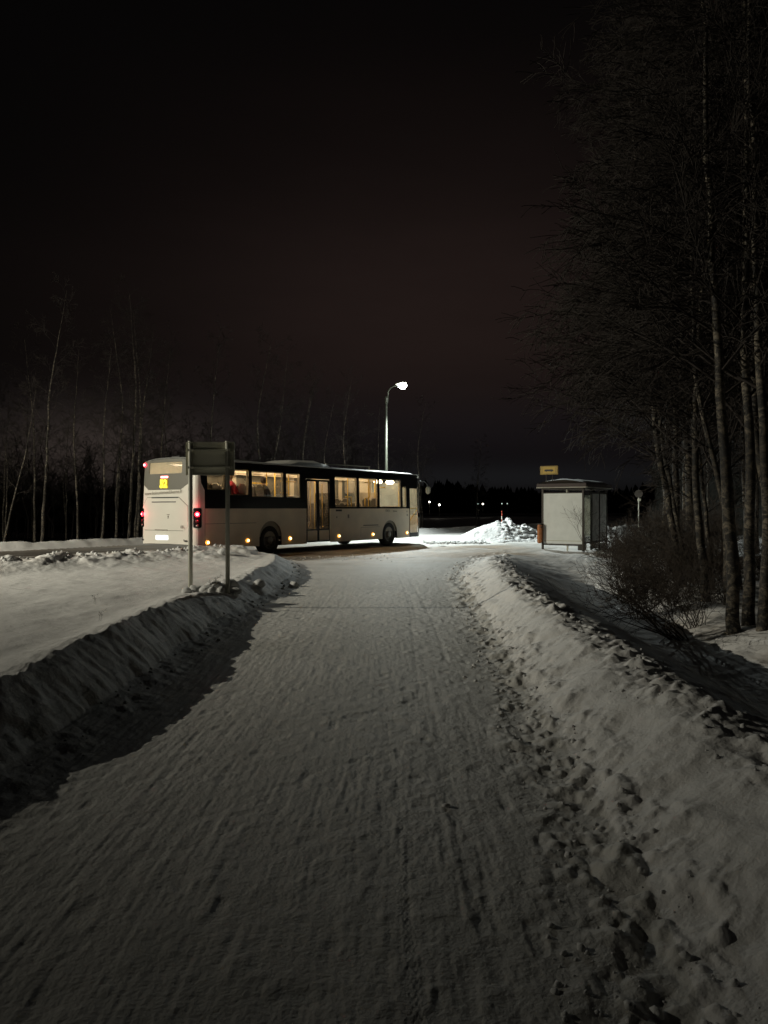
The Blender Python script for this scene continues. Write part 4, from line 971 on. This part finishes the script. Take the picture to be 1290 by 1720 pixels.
# ------------------------------------------------------------------ ploughed snow pile
def pile():
    nx, ny = 260, 200; xs = np.linspace(-2.5, 2.7, nx); ys = np.linspace(-1.9, 2.2, ny); Xg, Yg = np.meshgrid(xs, ys)
    cx, cy = 5.48, 36.6; wx, wy = Xg + cx, Yg + cy
    prof = np.interp(Xg[0], [-2.5, -2.1, -1.4, -.7, -.2, .25, .7, 1.2, 1.8, 2.3, 2.7], [-.02, .18, .54, .82, .95, .95, .84, .70, .48, .20, -.05])[None, :]
    ww = np.interp(Xg[0], [-2.5, -1, 0, 1.2, 2.7], [.6, 1.15, 1.45, 1.35, .8])[None, :]
    h = prof * np.exp(-(np.abs(Yg) / ww) ** 2.6)
    ch = sst(-.5, .5, Xg) * .95 + .06
    h = h + h * ch * (.30 * fbm(wx * 1.6, wy * 1.6, 3, 301) + .55 * np.maximum(0, vn(wx * 3.0, wy * 3.0, 302)) + .30 * np.maximum(0, vn(wx * 6.5, wy * 6.5, 303))) + .03 * fbm(wx * 6, wy * 6, 2, 304) * (h > .05)
    # broken blocks: quantised steps
    st = np.floor(h * 5 + vn(wx * 2.2, wy * 2.2, 305) * 2) / 5
    h = h * (1 - .20 * ch * (h > .1)) + .20 * ch * (h > .1) * np.clip(st, 0, 1.1)
    base = terrain(wx, wy); z = base - .08 + h
    co = np.stack([wx, wy, z], -1).reshape(-1, 3)
    i = np.arange(ny - 1)[:, None]; j = np.arange(nx - 1)[None, :]
    q = np.stack([i * nx + j, i * nx + j + 1, (i + 1) * nx + j + 1, (i + 1) * nx + j], -1).reshape(-1, 4)
    me = bpy.data.meshes.new('snow_pile'); me.from_pydata(co.tolist(), [], q.tolist()); o = link_mesh('snow_pile', me, M['lump'], None, True)
    tag(o, 'brightly lit ploughed snow pile between bus and shelter', 'snow pile')
pile()
# marker stake behind the pile
t = MB(); t.tube([(0, 0, -.2), (0, 0, 1.12)], .018, 8, 0); 
o = t.build('snow_stake', M['stake']); o.location = (5.82, 38.0, gz(5.82, 38.0) + .30); tag(o, 'thin red marker stake poking up behind the snow pile', 'marker stake')
b = MB(); b.tube([(0, 0, .70), (0, 0, .86)], .020, 8); b.build('reflector_band', M['pale'], o, True)

# ------------------------------------------------------------------ bus shelter
E1 = Vector((.834, -.552, 0)); E2 = Vector((.552, .834, 0)); ZB_ = Vector((0, 0, 1))
SA_ = Vector((5.83, 28.24, .02)); SW, SL = 1.52, 2.64
sh = empty('bus_shelter', SA_, math.atan2(-.552, .834)); tag(sh, 'small bus shelter with milky end panel and arched roof under snow', 'bus shelter')
# local: x along the end panel (E1), y into the depth (E2)
for px_, py_ in ((0, 0), (SW, 0), (SW, .88), (SW, 1.76), (SW, SL), (0, SL)):
    b = MB(); b.box((px_, py_, 1.10), (.07, .07, 2.36), bev=.008); b.build('post', M['shframe'], sh)
for z in (.22, 2.245): b = MB(); b.box((SW / 2, 0, z), (SW - .066, .05, .06), bev=.006); b.build('frame_rail', M['shframe'], sh)
for c_, z_ in (((SW / 2, 0, 2.09), (SW - .075, .03, .03)), ((SW, SL / 2, .30), (.05, SL - .075, .07)), ((SW, SL / 2, 2.26), (.05, SL - .075, .06)), ((SW, SL / 2, 2.10), (.03, SL - .075, .05)), ((SW / 2, SL, 2.26), (SW - .075, .05, .06)), ((0, SL / 2, 2.26), (.05, SL - .075, .06)), ((SW / 2, SL, .30), (SW - .075, .05, .07))):
    b = MB(); b.box(c_, z_); b.build('frame_rail', M['shframe'], sh)
b = MB(); b.box((SW * .62, 0, .08), (.05, .05, .22)); b.box((SW * .60, 0, 2.17), (.035, .03, .13)); b.build('panel_bracket', M['galv'], sh)
b = MB(); b.box((SW / 2, -.012, 1.163), (SW - .075, .012, 1.82)); b.build('milky_panel', M['frost'], sh)
b = MB(); b.box((SW / 2, -.020, .36), (SW - .10, .004, .02)); b.build('panel_strip', M['signback'], sh)
b = MB(); b.box((SW + .005, .44, 1.18), (.008, .80, 1.72)); b.build('clear_panel', M['clear'], sh)
for c0 in (1.32, 2.20):
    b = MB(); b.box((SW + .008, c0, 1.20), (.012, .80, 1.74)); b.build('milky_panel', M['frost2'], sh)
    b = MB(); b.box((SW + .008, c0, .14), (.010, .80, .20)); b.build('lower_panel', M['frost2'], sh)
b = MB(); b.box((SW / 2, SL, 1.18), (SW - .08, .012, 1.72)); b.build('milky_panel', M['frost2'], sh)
b = MB(); b.box((SW - .25, 1.4, .46), (.34, 2.0, .04), bev=.01); b.box((SW - .25, .6, .22), (.3, .05, .44)); b.box((SW - .25, 2.2, .22), (.3, .05, .44)); b.build('bench', M['wood'], sh)
# roof: fascia ring, pale soffit and a shallow barrel on top
b = MB(); ov = .17
b.box((SW / 2, -ov, 2.36), (SW + 2 * ov, .04, .14), bev=.01); b.box((SW / 2, SL + ov, 2.36), (SW + 2 * ov, .04, .14), bev=.01)
b.box((-ov, SL / 2, 2.36), (.04, SL + 2 * ov - .05, .14), bev=.01); b.box((SW + ov, SL / 2, 2.36), (.04, SL + 2 * ov - .05, .14), bev=.01); b.build('roof_fascia', M['fascia'], sh)
b = MB(); b.box((SW / 2, SL / 2, 2.288), (SW + 2 * ov - .06, SL + 2 * ov - .06, .022)); b.box((SW / 2, -ov - .022, 2.285), (SW + 2 * ov, .012, .035)); b.box((SW + ov + .022, SL / 2, 2.285), (.012, SL + 2 * ov, .035)); b.build('roof_soffit', M['soffit'], sh)
def barrel(name, lift, inset, mt, thick, wob=0):
    b = MB(); n = 18; m_ = 10; rg = random.Random(9)
    for jj in range(m_ + 1):
        for k in range(n + 1):
            t_ = k / n; xx = -ov + inset + t_ * (SW + 2 * ov - 2 * inset)
            yy = -ov + inset + jj / m_ * (SL + 2 * ov - 2 * inset)
            e = min(1, min(jj, m_ - jj) / 1.0 + .0) if thick else 1
            b.v.append((xx, yy, 2.43 + lift * math.sin(math.pi * t_) ** .8 + thick * min(1, min(k, n - k, jj * 1.5, (m_ - jj) * 1.5) / 1.5) * (1 + wob * rg.uniform(-1, 1))))
    for jj in range(m_):
        for k in range(n): a = jj * (n + 1) + k; b.f.append((a, a + 1, a + n + 2, a + n + 1)); b.mi.append(0)
    for jj in (0, m_):  # gable ends
        base = jj * (n + 1); b.f.append(tuple(base + k for k in (range(n + 1) if jj == 0 else reversed(range(n + 1))))); b.mi.append(0)
    return b.build(name, mt, sh, True)
barrel('roof_shell', .13, .02, M['shframe'], 0); barrel('roof_snow', .135, .07, M['lump'], .045, .35)
# the yellow stop sign on two struts above the roof
sg = empty('bus_stop_sign', SA_ + E1 * .28 + E2 * -.10 + Vector((0, 0, 2.42)), math.atan2(-.552, .834)); tag(sg, 'yellow bus stop sign with black bus symbol above the shelter roof', 'bus stop sign')
b = MB()
for xx in (-.12, .12): b.tube([(xx, .03, 0), (xx, .03, .62)], .016, 8)
b.build('strut', M['shframe'], sg)
b = MB(); b.box((0, 0, .50), (.68, .03, .31), bev=.012); spn = b.build('sign_face', M['signyel'], sg)
b = MB(); 
for (cx_, cz_, w_, h_) in ((0, .632, .62, .012), (0, .368, .62, .012), (-.31, .5, .012, .276), (.31, .5, .012, .276), (-.255, .5, .008, .2), (.255, .5, .008, .2)): b.box((cx_, -.0165, cz_), (w_, .004, h_))
b.build('sign_border', M['shframe'], spn)
b = MB(); b.box((0, -.018, .488), (.34, .005, .055), bev=.002); b.box((.0, -.018, .518), (.27, .005, .02)); 
for xx in (-.10, .10): b.lathe([(.022, 0), (.022, .005), (.001, .006)], Matrix.Translation((xx, -.016, .462)) @ Matrix.Rotation(R(90), 4, 'X'), 12)
b.build('bus_symbol', M['ink2'], spn)
# orange bin hung at the corner post
bn = empty('litter_bin', SA_ + E1 * -.045 + E2 * -.18, math.atan2(-.552, .834)); tag(bn, 'narrow orange litter bin hung at the left corner of the shelter', 'litter bin')
b = MB(); b.box((0, 0, .60), (.13, .22, .68), bev=.03); body = b.build('bin_body', M['binorange'], bn)
b = MB(); b.box((0, 0, .955), (.145, .235, .03), bev=.01); b.build('bin_lid', M['shframe'], bn)
b = MB(); b.box((0, 0, .85), (.134, .17, .07), bev=.01); b.build('bin_slot', M['ink2'], body)

# small round sign on a thin post far to the right
bx, by = 12.75, 38.5; zz = gz(bx, by)
t = empty('round_road_sign', (bx, by, zz), R(-20)); tag(t, 'round road sign on a thin post beyond the shelter', 'road sign')
b = MB(); b.tube([(0, 0, -.3), (0, 0, 2.45 - zz)], .028, 8); b.build('post', M['galv'], t, True)
b = MB(); b.lathe([(.001, 0), (.20, 0), (.20, .012), (.001, .012)], Matrix.Translation((0, -.035, 2.28 - zz)) @ Matrix.Rotation(R(90), 4, 'X'), 28); b.build('sign_disc', M['shframe'], t)
b = MB(); b.box((0.02, -.04, 1.98 - zz), (.16, .012, .12), bev=.004); b.build('lower_plate', M['signback'], t)

# ------------------------------------------------------------------ trees
class TB:
    """fast collector of three or more sided tapered tubes"""
    def __init__(s): s.v = []; s.f = []
    def tube(s, pts, rad, n=3):
        N = len(pts); k0 = len(s.v); ph = random.random() * 6
        for i in range(N):
            a = pts[max(i - 1, 0)]; c = pts[min(i + 1, N - 1)]
            dx, dy, dz = c[0] - a[0], c[1] - a[1], c[2] - a[2]; l = math.sqrt(dx * dx + dy * dy + dz * dz) or 1; dx /= l; dy /= l; dz /= l
            if abs(dz) < .9: ux, uy, uz = dy, -dx, 0.0
            else: ux, uy, uz = 0.0, dz, -dy
            l = math.sqrt(ux * ux + uy * uy + uz * uz) or 1; ux /= l; uy /= l; uz /= l
            wx, wy, wz = dy * uz - dz * uy, dz * ux - dx * uz, dx * uy - dy * ux
            p = pts[i]; r = rad[i]
            for j in range(n):
                t = 2 * math.pi * j / n + ph * 0; ca = math.cos(t) * r; sa = math.sin(t) * r
                s.v.append((p[0] + ux * ca + wx * sa, p[1] + uy * ca + wy * sa, p[2] + uz * ca + wz * sa))
        for i in range(N - 1):
            for j in range(n):
                a = k0 + i * n + j; b = k0 + i * n + (j + 1) % n; s.f.append((a, b, b + n, a + n))
    def mesh(s, name, mt):
        me = bpy.data.meshes.new(name); me.from_pydata(s.v, [], s.f); me.materials.append(mt); me.polygons.foreach_set('use_smooth', [True] * len(me.polygons)); return me
def rnd_perp(d, rg):
    v = Vector((rg.gauss(0, 1), rg.gauss(0, 1), rg.gauss(0, 1))); v -= d * v.dot(d); return v.normalized()
def grow(tb, p, d, L, r, depth, rg, droop, twig_r, kids, wind=Vector((0, 0, 0))):
    n = 5 if depth > 0 else 4; pts = [p]; rads = [r]; cur = Vector(p); dd = Vector(d)
    for i in range(n):
        dd = (dd + rnd_perp(dd, rg) * .16 + Vector((0, 0, -droop * (1 if depth < 2 else .25))) + wind * .05).normalized()
        cur = cur + dd * (L / n); pts.append(cur.copy()); rads.append(max(r * (1 - .8 * (i + 1) / n), twig_r * .7))
    tb.tube(pts, rads, 5 if r > .03 else 3)
    if depth <= 0: return
    for k in range(kids[depth]):
        f = rg.uniform(.18, 1.0); i = min(int(f * n), n - 1); fr = f * n - i
        q = pts[i].lerp(pts[i + 1], fr); ax = (pts[i + 1] - pts[i]).normalized(); nd = (ax * rg.uniform(.6, 1.0) + rnd_perp(ax, rg) * rg.uniform(.5, .9)).normalized()
        grow(tb, q, nd, L * rg.uniform(.38, .6) * (1.15 - .5 * f), max(rads[i] * .55, twig_r), depth - 1, rg, droop, twig_r, kids, wind)
def birch(seed, H, trunk, r0, nb, start=.30, spread=.30, twig_r=.003, kids=(0, 7, 6), droop=.10, wind=Vector((0, 0, 0)), n_side=9):
    """trunk: list of points from the foot up; returns two meshes, trunk and crown"""
    rg = random.Random(seed); random.seed(seed)
    tp = [Vector(p) for p in trunk]
    # resample smoothly
    pts = []; M_ = 26
    zs = [p.z for p in tp]
    for i in range(M_ + 1):
        z = tp[0].z + (tp[-1].z - tp[0].z) * i / M_
        pts.append(Vector((float(np.interp(z, zs, [p.x for p in tp])), float(np.interp(z, zs, [p.y for p in tp])), z)))
    for _ in range(2):
        pts = [pts[0]] + [(pts[i - 1] + pts[i] * 2 + pts[i + 1]) / 4 for i in range(1, M_)] + [pts[-1]]
    for i in range(1, M_): pts[i] += Vector((rg.gauss(0, .012), rg.gauss(0, .012), 0)) * (H / 10)
    rad = [max(r0 * (1 - .93 * (i / M_)) * (1 + .35 * math.exp(-i * 1.2)), .008) for i in range(M_ + 1)]
    tb = TB(); tb.tube(pts, rad, n_side); tm = tb.mesh('trunk', M['birch'])
    cb = TB()
    for k in range(nb):
        f = start + (1 - start) * (k + rg.random()) / nb; x = f * M_; i = min(int(x), M_ - 1); q = pts[i].lerp(pts[i + 1], x - i)
        a = k * 2.4 + rg.uniform(-.4, .4); up = rg.uniform(.55, 1.25)
        d = Vector((math.cos(a), math.sin(a), up)).normalized()
        L = H * spread * (1.15 - .75 * f) * rg.uniform(.7, 1.2)
        grow(cb, q, d, L, max(rad[i] * .42, .008), 2, rg, droop, twig_r, kids, wind)
    return tm, cb.mesh('crown', M['twig'])
def place_tree(meshes, loc, rz, label, group, scale=1.0, name='birch_tree', lean=(0, 0)):
    t = empty(name, loc, rz); t.scale = (scale,) * 3; t.rotation_euler = (lean[0], lean[1], rz)
    tag(t, label, 'tree', group)
    for m_, n_ in zip(meshes, ('trunk', 'crown')):
        o = bpy.data.objects.new(n_, m_); C.objects.link(o); o.parent = t
    return t
# right hand group: trunks traced to their real places
W = Vector((-.35, 0, 0))
right = [
 (11.9, [(1237, 1062), (1229, 950), (1214, 766), (1206, 583), (1198, 461), (1185, 250), (1180, 20)], .095, 'thick birch nearest the ditch, left of the three big trunks at the right edge'),
 (12.2, [(1258, 1060), (1260, 900), (1261, 766), (1248, 604), (1250, 440), (1252, 200), (1250, 0)], .090, 'birch between the two other big trunks at the right edge'),
 (11.6, [(1280, 1066), (1290, 930), (1287, 787), (1273, 583), (1267, 420), (1262, 200), (1255, 0)], .085, 'birch with a kinked trunk rising along the right edge of the picture'),
 (17.5, [(1150, 975), (1125, 850), (1108, 766), (1096, 680), (1085, 595), (1075, 481), (1072, 330), (1062, 210)], .085, 'leaning birch reaching furthest left above the undergrowth'),
 (18.5, [(1160, 960), (1128, 830), (1110, 730), (1100, 660), (1088, 560), (1090, 420), (1088, 300)], .06, 'slim birch just behind the leaning one'),
 (16.8, [(1200, 985), (1188, 880), (1173, 766), (1169, 701), (1149, 656), (1120, 600), (1104, 563), (1085, 500)], .055, 'thin birch bending to the left behind the big trunks'),
 (14.5, [(1222, 1005), (1222, 870), (1210, 800), (1189, 746), (1170, 680), (1165, 560), (1160, 400), (1150, 250)], .07, 'birch with a leaning lower trunk behind the thickest birch'),
]
random.seed(4)
for i, (D, tr, r0, lab) in enumerate(right):
    P = [at(px, py, D) for px, py in tr]; foot = P[0].copy(); g = gz(foot.x, foot.y); foot.z = g
    P = [p - Vector((P[0].x, P[0].y, g)) for p in P]; P[0].z = -.3
    # carry the trunk on above the picture
    top = P[-1] + (P[-1] - P[-2]).normalized() * (3.2 if D < 14 else 2.2) * Vector((1, 1, 1)).z; P.append(Vector((top.x, top.y + .3, max(top.z, P[-1].z + 2))))
    H = P[-1].z
    ms = birch(40 + i, H, P, r0, 38 if D < 14 else 46, start=.28 if D < 14 else .22, spread=.27 if D < 14 else .22, twig_r=.0075, kids=(0, 9, 10), droop=.07, wind=W, n_side=12)
    place_tree(ms, foot, 0, lab, 'birches on the right side of the path')
# more birches deeper in the right hand wood
variants = [birch(60 + k, 12, [(0, 0, -.3), (.15 * (k - 2), .1, 3), (.3 * math.sin(k), .2 * math.cos(k), 7), (.5 * math.sin(k * 2), .3, 12)], .085, 40, start=.22, spread=.28, twig_r=.010, kids=(0, 8, 9)) for k in range(4)]
rg = random.Random(8)
rl = ['behind the leaning birch', 'far back in the right wood', 'deep between the big trunks', 'beyond the undergrowth', 'at the right rim of the wood', 'near the small round sign']
spots = [(8.6, 21.5), (9.8, 20.5), (10.6, 24), (11.8, 22.2), (9.9, 26.5), (12.8, 26.5), (14.2, 24.8), (13.6, 30.5), (15.8, 29), (16.8, 33.5), (8.9, 24.6), (7.9, 17.2), (9.4, 17.6), (18.5, 37), (17.2, 41), (21, 42), (7.0, 13.4), (24, 47), (20, 36.5), (8.0, 14.6), (9.2, 16.2), (7.4, 19.4), (10.9, 18.8), (9.0, 22.9), (12.9, 22.6), (6.4, 15.2), (11.2, 27.8)]
def where_right(x, y):
    px = 645 + F * x / y; n_ = 'nearer' if y < 19 else ('far' if y > 29 else 'dim')
    w = 'just right of the shelter' if px < 1075 else 'behind the tangled shrubs' if px < 1150 else 'left of the three big trunks' if px < 1215 else 'seen between the three big trunks' if px < 1290 else 'at the right rim of the picture'
    return n_ + ' birch of the dark right hand wood ' + w
adj = ['slim', 'slanting', 'straight', 'forked looking', 'dark', 'thin', 'pale']
for k, (x, y) in enumerate(spots):
    place_tree(variants[k % 4], (x, y, gz(x, y)), rg.random() * 6.28, where_right(x, y), 'birches in the dark wood on the right', rg.uniform(.95, 1.4) if y < 30 else rg.uniform(.8, 1.05), lean=(rg.uniform(-.04, .04), rg.uniform(-.10, .02)))
# the birches beyond the road on the left
vl = [birch(80 + k, 11, [(0, 0, -.3), (.10 * math.sin(k * 3), .05, 3), (.25 * math.sin(k * 2 + 1), .2 * math.cos(k), 7), (.5 * math.sin(k * 1.7), .3, 11)], .070, 24, start=.38, spread=.20, twig_r=.006, kids=(0, 6, 5), droop=.03) for k in range(6)]
traced = [(5, 905, 30, 790, 30, .62, 'birch slanting in from the left edge of the picture'), (70, 905, 82, 640, 31.5, 1.0, 'pale slightly curved birch left of the bus, second from the left edge'),
 (172, 903, 180, 760, 33.5, .8, 'thin pale birch midway between the left edge and the bus'), (215, 885, 228, 610, 35, 1.08, 'tall birch just left of the bus rear'),
 (268, 800, 274, 645, 37.5, 1.0, 'birch rising behind the rear window of the bus'), (437, 800, 441, 630, 42, 1.1, 'straight pale birch above the bus roof, right of the road sign'),
 (449, 800, 472, 655, 43, 1.05, 'birch slanting to the right above the bus roof'), (507, 800, 510, 670, 45, .92, 'birch above the bus roof beside the air conditioner'),
 (130, 903, 132, 720, 34.5, .9, 'dark straight birch left of the thin pale one'), (57, 903, 55, 740, 35, .95, 'dark birch close behind the second pale trunk'),
 (350, 800, 357, 600, 40, 1.08, 'dim birch above the road sign'), (548, 800, 552, 700, 45, .85, 'small birch over the bus roof toward the lamp'), (580, 800, 586, 740, 52, .7, 'last low birch before the lamp pole')]
for k, (x0, y0, x1, y1, D, sc, lab) in enumerate(traced):
    a = at(x0, y0, D); c = at(x1, y1, D); ang = math.atan2(c.x - a.x, c.z - a.z)
    foot = Vector((a.x - (a.z - 0) * math.tan(ang), D, 0)); foot.z = gz(foot.x, foot.y)
    place_tree(vl[k % 6], foot, 0, lab, 'birches beyond the road on the left', sc, lean=(0, ang * .9))
def where_left(p, sc_):
    px = 645 + F * p.x / p.y
    w = 'at the left edge of the picture beyond the road'
    for lim, ww in ((60, None), (130, 'in the wood between the left edge and the bus'), (235, 'in the wood just left of the bus rear'), (310, 'rising above the rear window of the bus'), (395, 'rising behind the road sign'), (480, 'rising above the rear half of the bus roof'), (560, 'rising above the middle of the bus roof'), (2000, 'near the street lamp behind the bus')):
        if ww: w = ww
        if px < lim: break
    return ('tall dim leafless birch ' if sc_ > .85 else 'low dim leafless birch ') + w
k = 0; rg = random.Random(21)
while k < 62:
    s = rg.uniform(-22, 42); n = -rg.uniform(11.0 if s < 12 else 8.2, 36) ; p = RW(s, n)
    if p.y < 5 or abs(p.x) > .62 * p.y or p.y > 78: continue
    q_ = rg.uniform(.62, 1.12) * (1 if s < 10 else .85)
    place_tree(vl[rg.randrange(6)], (p.x, p.y, gz(p.x, p.y)), rg.random() * 6.28, where_left(p, q_), 'dim birches of the wood beyond the road', q_, lean=(rg.uniform(-.05, .05), rg.uniform(-.06, .06))); k += 1

# ------------------------------------------------------------------ undergrowth and shrubs
def shrub_mesh(seed, nst, L, lean, twig=.003, sp=.5, r=.012, kids=(0, 5, 5)):
    rg = random.Random(seed); tb = TB()
    for k in range(nst):
        a = rg.random() * 6.28; d = Vector((math.cos(a) * sp, math.sin(a) * sp, 1)) + Vector(lean) * rg.uniform(.2, 1.2)
        grow(tb, Vector((rg.gauss(0, .10), rg.gauss(0, .10), -.05)), d.normalized(), L * rg.uniform(.6, 1.15), r * rg.uniform(.6, 1.1), 2, rg, -.02, twig, kids)
    return tb.mesh('twigs', M['twig_r'])
def where_shrub(x, y):
    px = 645 + F * x / y; n_ = 'nearer' if y < 17 else ('far' if y > 25 else 'middle')
    w = 'beside the right side of the shelter' if px < 1060 else 'under the leaning birch' if px < 1140 else 'left of the big birch trunks' if px < 1215 else 'among the big birch trunks'
    return n_ + ' tangled dark shrub of the undergrowth ' + w
def shrub(x, y, me, label, sc=1.0, rz=0.0, group='leafless shrubs right of the path'):
    o = bpy.data.objects.new('leafless_shrub', me); C.objects.link(o); o.location = (x, y, gz(x, y)); o.scale = (sc,) * 3; o.rotation_euler = (0, 0, rz); tag(o, label, 'shrub', group); return o
s0 = shrub_mesh(1, 16, 2.3, (-1.3, -.2, .15), .0035, .55, .020, (0, 7, 6)); s1 = shrub_mesh(2, 22, 1.5, (-.2, 0, .2), .0045, .6, .011, (0, 6, 6)); s2 = shrub_mesh(3, 26, 1.1, (0, 0, .4), .005, .7, .009, (0, 6, 7)); s3 = shrub_mesh(4, 10, 2.3, (.2, 0, 1), .004, .25, .012, (0, 6, 5))
shrub(4.75, 12.4, s0, 'big arching shrub with long dark stems leaning left, nearest the path', .85)
shrub(5.3, 13.2, s1, 'dense twiggy shrub at the foot of the big birches', .8, 1.0)
shrub(4.9, 14.6, s2, 'wide low shrub behind the arching one', 1.0, 4.0)
for k, (x, y, q, sc) in enumerate([(5.8, 15.5, 1, .9), (6.6, 16.5, 2, 1.2), (5.5, 17.6, 1, .9), (6.1, 19, 2, 1.2), (7.2, 18.2, 3, .9), (7.6, 20.5, 1, 1.1), (6.6, 21.3, 2, 1.0), (8.6, 19.3, 1, 1.3), (8.3, 23, 2, 1.3), (7.4, 23.3, 1, .8), (9.6, 22.6, 1, 1.2), (10.8, 26, 2, 1.4), (9.9, 28.4, 1, 1.0), (11.7, 29.8, 1, 1.2), (13.6, 33, 2, 1.3), (8.2, 15.6, 1, 1.0), (12.5, 35.5, 1, 1.0), (8.9, 27.2, 2, .7), (6.9, 15.4, 1, .9)]):
    shrub(x, y, (s0, s1, s2, s3)[q], where_shrub(x, y), sc, k * 1.7, 'tangled shrubs in the undergrowth')
s4 = shrub_mesh(11, 5, 1.9, (-.5, 0, 1.0), .004, .22, .010, (0, 4, 3))
shrub(7.02, 26.9, s4, 'thin bare sapling added in front of the milky shelter panel for its branch shadows', 1.0, .3)  # added sapling; its twigs stand in for branch shadows on the panel
s5 = shrub_mesh(12, 2, .42, (0, 0, 1), .003, .3, .004, (0, 3, 2))
for x, y, sc, lab in ((-2.60, 11.6, 1.1, 'dry weed stalk beside the left sign post'), (-3.2, 8.6, .55, 'short dry weed in the snow field'), (-3.9, 10.3, .6, 'bent dry grass stalk out in the snow field')):
    o = shrub(x, y, s5, lab, sc, x, 'dry stalks in the snow field'); o.name = 'dry_stalk'; o['category'] = 'weed'

# ------------------------------------------------------------------ the far wood, one mass
def wood(name, label, pts, seed, nb=16):
    rg = random.Random(seed); V = []; Fs = []
    for x, y, h in pts:
        z0 = -.3; w = h * rg.uniform(.14, .30); k0 = len(V); sides = 8; lv = 10; rot = rg.random() * 6; pk = rg.uniform(.7, 1.3)
        for i in range(lv + 1):
            f = i / lv
            for j in range(sides):
                a = rot + 2 * math.pi * j / sides; r = w * max(0, (1 - f ** (1.3 * pk))) ** .75 * rg.uniform(.55, 1.3) + .02
                V.append((x + r * math.cos(a), y + r * math.sin(a), z0 + h * f * (1 + rg.uniform(-.04, .04))))
        for i in range(lv):
            for j in range(sides): a = k0 + i * sides + j; b = k0 + i * sides + (j + 1) % sides; Fs.append((a, b, b + sides, a + sides))
    me = bpy.data.meshes.new(name); me.from_pydata(V, [], Fs); o = link_mesh(name, me, M['conifer']); tag(o, label, 'wood', kind='stuff'); return o
rg = random.Random(77); pts = []
for k in range(520):    # left, behind the birches
    a = rg.uniform(-36, -4.5); d = rg.uniform(62, 92); pts.append((d * math.sin(R(a)), d * math.cos(R(a)), rg.uniform(1.6, 3.3) + (1.5 * rg.random() if k % 9 == 0 else 0)))
wood('conifer_wood', 'dark mass of conifers behind the birches on the left', pts, 5)
rg = random.Random(31); tb = TB()
for k in range(420):      # bare young trees, a dense dim thicket
    a = rg.uniform(-34, -5); d = rg.uniform(48, 76); x = d * math.sin(R(a)); y = d * math.cos(R(a))
    if road_n(x, y) > -11.5: continue
    h = rg.uniform(3.0, 7.0); p = Vector((x, y, -.2)); ts = []
    for i in range(6): ts.append(p + Vector((rg.gauss(0, .08) * i, rg.gauss(0, .08) * i, h * i / 5)))
    tb.tube(ts, [.05 * (1 - i / 6.5) for i in range(6)], 4)
    for j in range(26):
        f = rg.uniform(.2, 1); q = ts[min(int(f * 5), 4)].lerp(ts[min(int(f * 5) + 1, 5)], f * 5 % 1 if f < 1 else 1); an = rg.random() * 6.28
        grow(tb, q, Vector((math.cos(an), math.sin(an), rg.uniform(.3, 1.2))).normalized(), h * .22 * (1.3 - f), .012, 1, rg, .02, .010, (0, 5))
me = tb.mesh('thicket', M['twig']); o = bpy.data.objects.new('thicket', me); C.objects.link(o); tag(o, 'dim tangle of bare young trees in front of the dark conifers', 'thicket', kind='stuff')
pts = []
rg = random.Random(78)
for k in range(2600):
    a = rg.uniform(-45, 60); d = rg.uniform(270, 350); 
    hh = 9.5 + 2.0 * math.sin(a * .35) + rg.uniform(-3, 1.2)
    pts.append((d * math.sin(R(a)), d * math.cos(R(a)), max(6, hh)))
wood('far_wood', 'low black line of far wood along the horizon', pts, 6)
pts = []
for k in range(420):
    a = rg.uniform(20.5, 40); d = rg.uniform(48, 90); pts.append((d * math.sin(R(a)), d * math.cos(R(a)), rg.uniform(5, 9) + max(0, a - 21) * .9))
wood('conifer_wood', 'dark mass of conifers behind the birches on the right', pts, 7)

# ------------------------------------------------------------------ distant lamps
def far_lamp(px, py, D, r, m, lab):
    p = at(px, py, D); g = -.1
    t = empty('distant_lamp', (p.x, p.y, g)); tag(t, lab, 'lamp', 'small lamps far away')
    b = MB(); b.tube([(0, 0, -.2), (0, 0, p.z - g - r)], .06, 6); b.build('pole', M['galv'], t)
    b = MB(); b.lathe([(.001, -r), (r * .7, -r * .7), (r, 0), (r * .7, r * .7), (.001, r)], Matrix.Translation((0, 0, p.z - g)), 12); b.build('lamp_globe', M[m], t, True)
far_lamp(721.4, 843, 200, .22, 'warmpt', 'tiny distant lamp just right of the bus mirror'); far_lamp(738, 848, 200, .26, 'warmpt', 'tiny distant lamp low down right of the bus, brightest of the far ones')
far_lamp(803, 846.5, 230, .22, 'dimpt', 'dim distant lamp left of the pair over the snow pile'); far_lamp(811, 846.5, 230, .24, 'warmpt', 'bright distant lamp of the pair over the snow pile')
far_lamp(843, 846, 240, .22, 'dimpt', 'very faint distant lamp above the marker stake'); far_lamp(852, 846, 240, .2, 'dimpt', 'very faint distant lamp right of the marker stake')
far_lamp(1247, 775, 58, .15, 'warmpt', 'bright far lamp shining between the right hand trunks'); far_lamp(1254, 858, 120, .13, 'warmpt', 'pinprick lamp low between the right hand trunks')
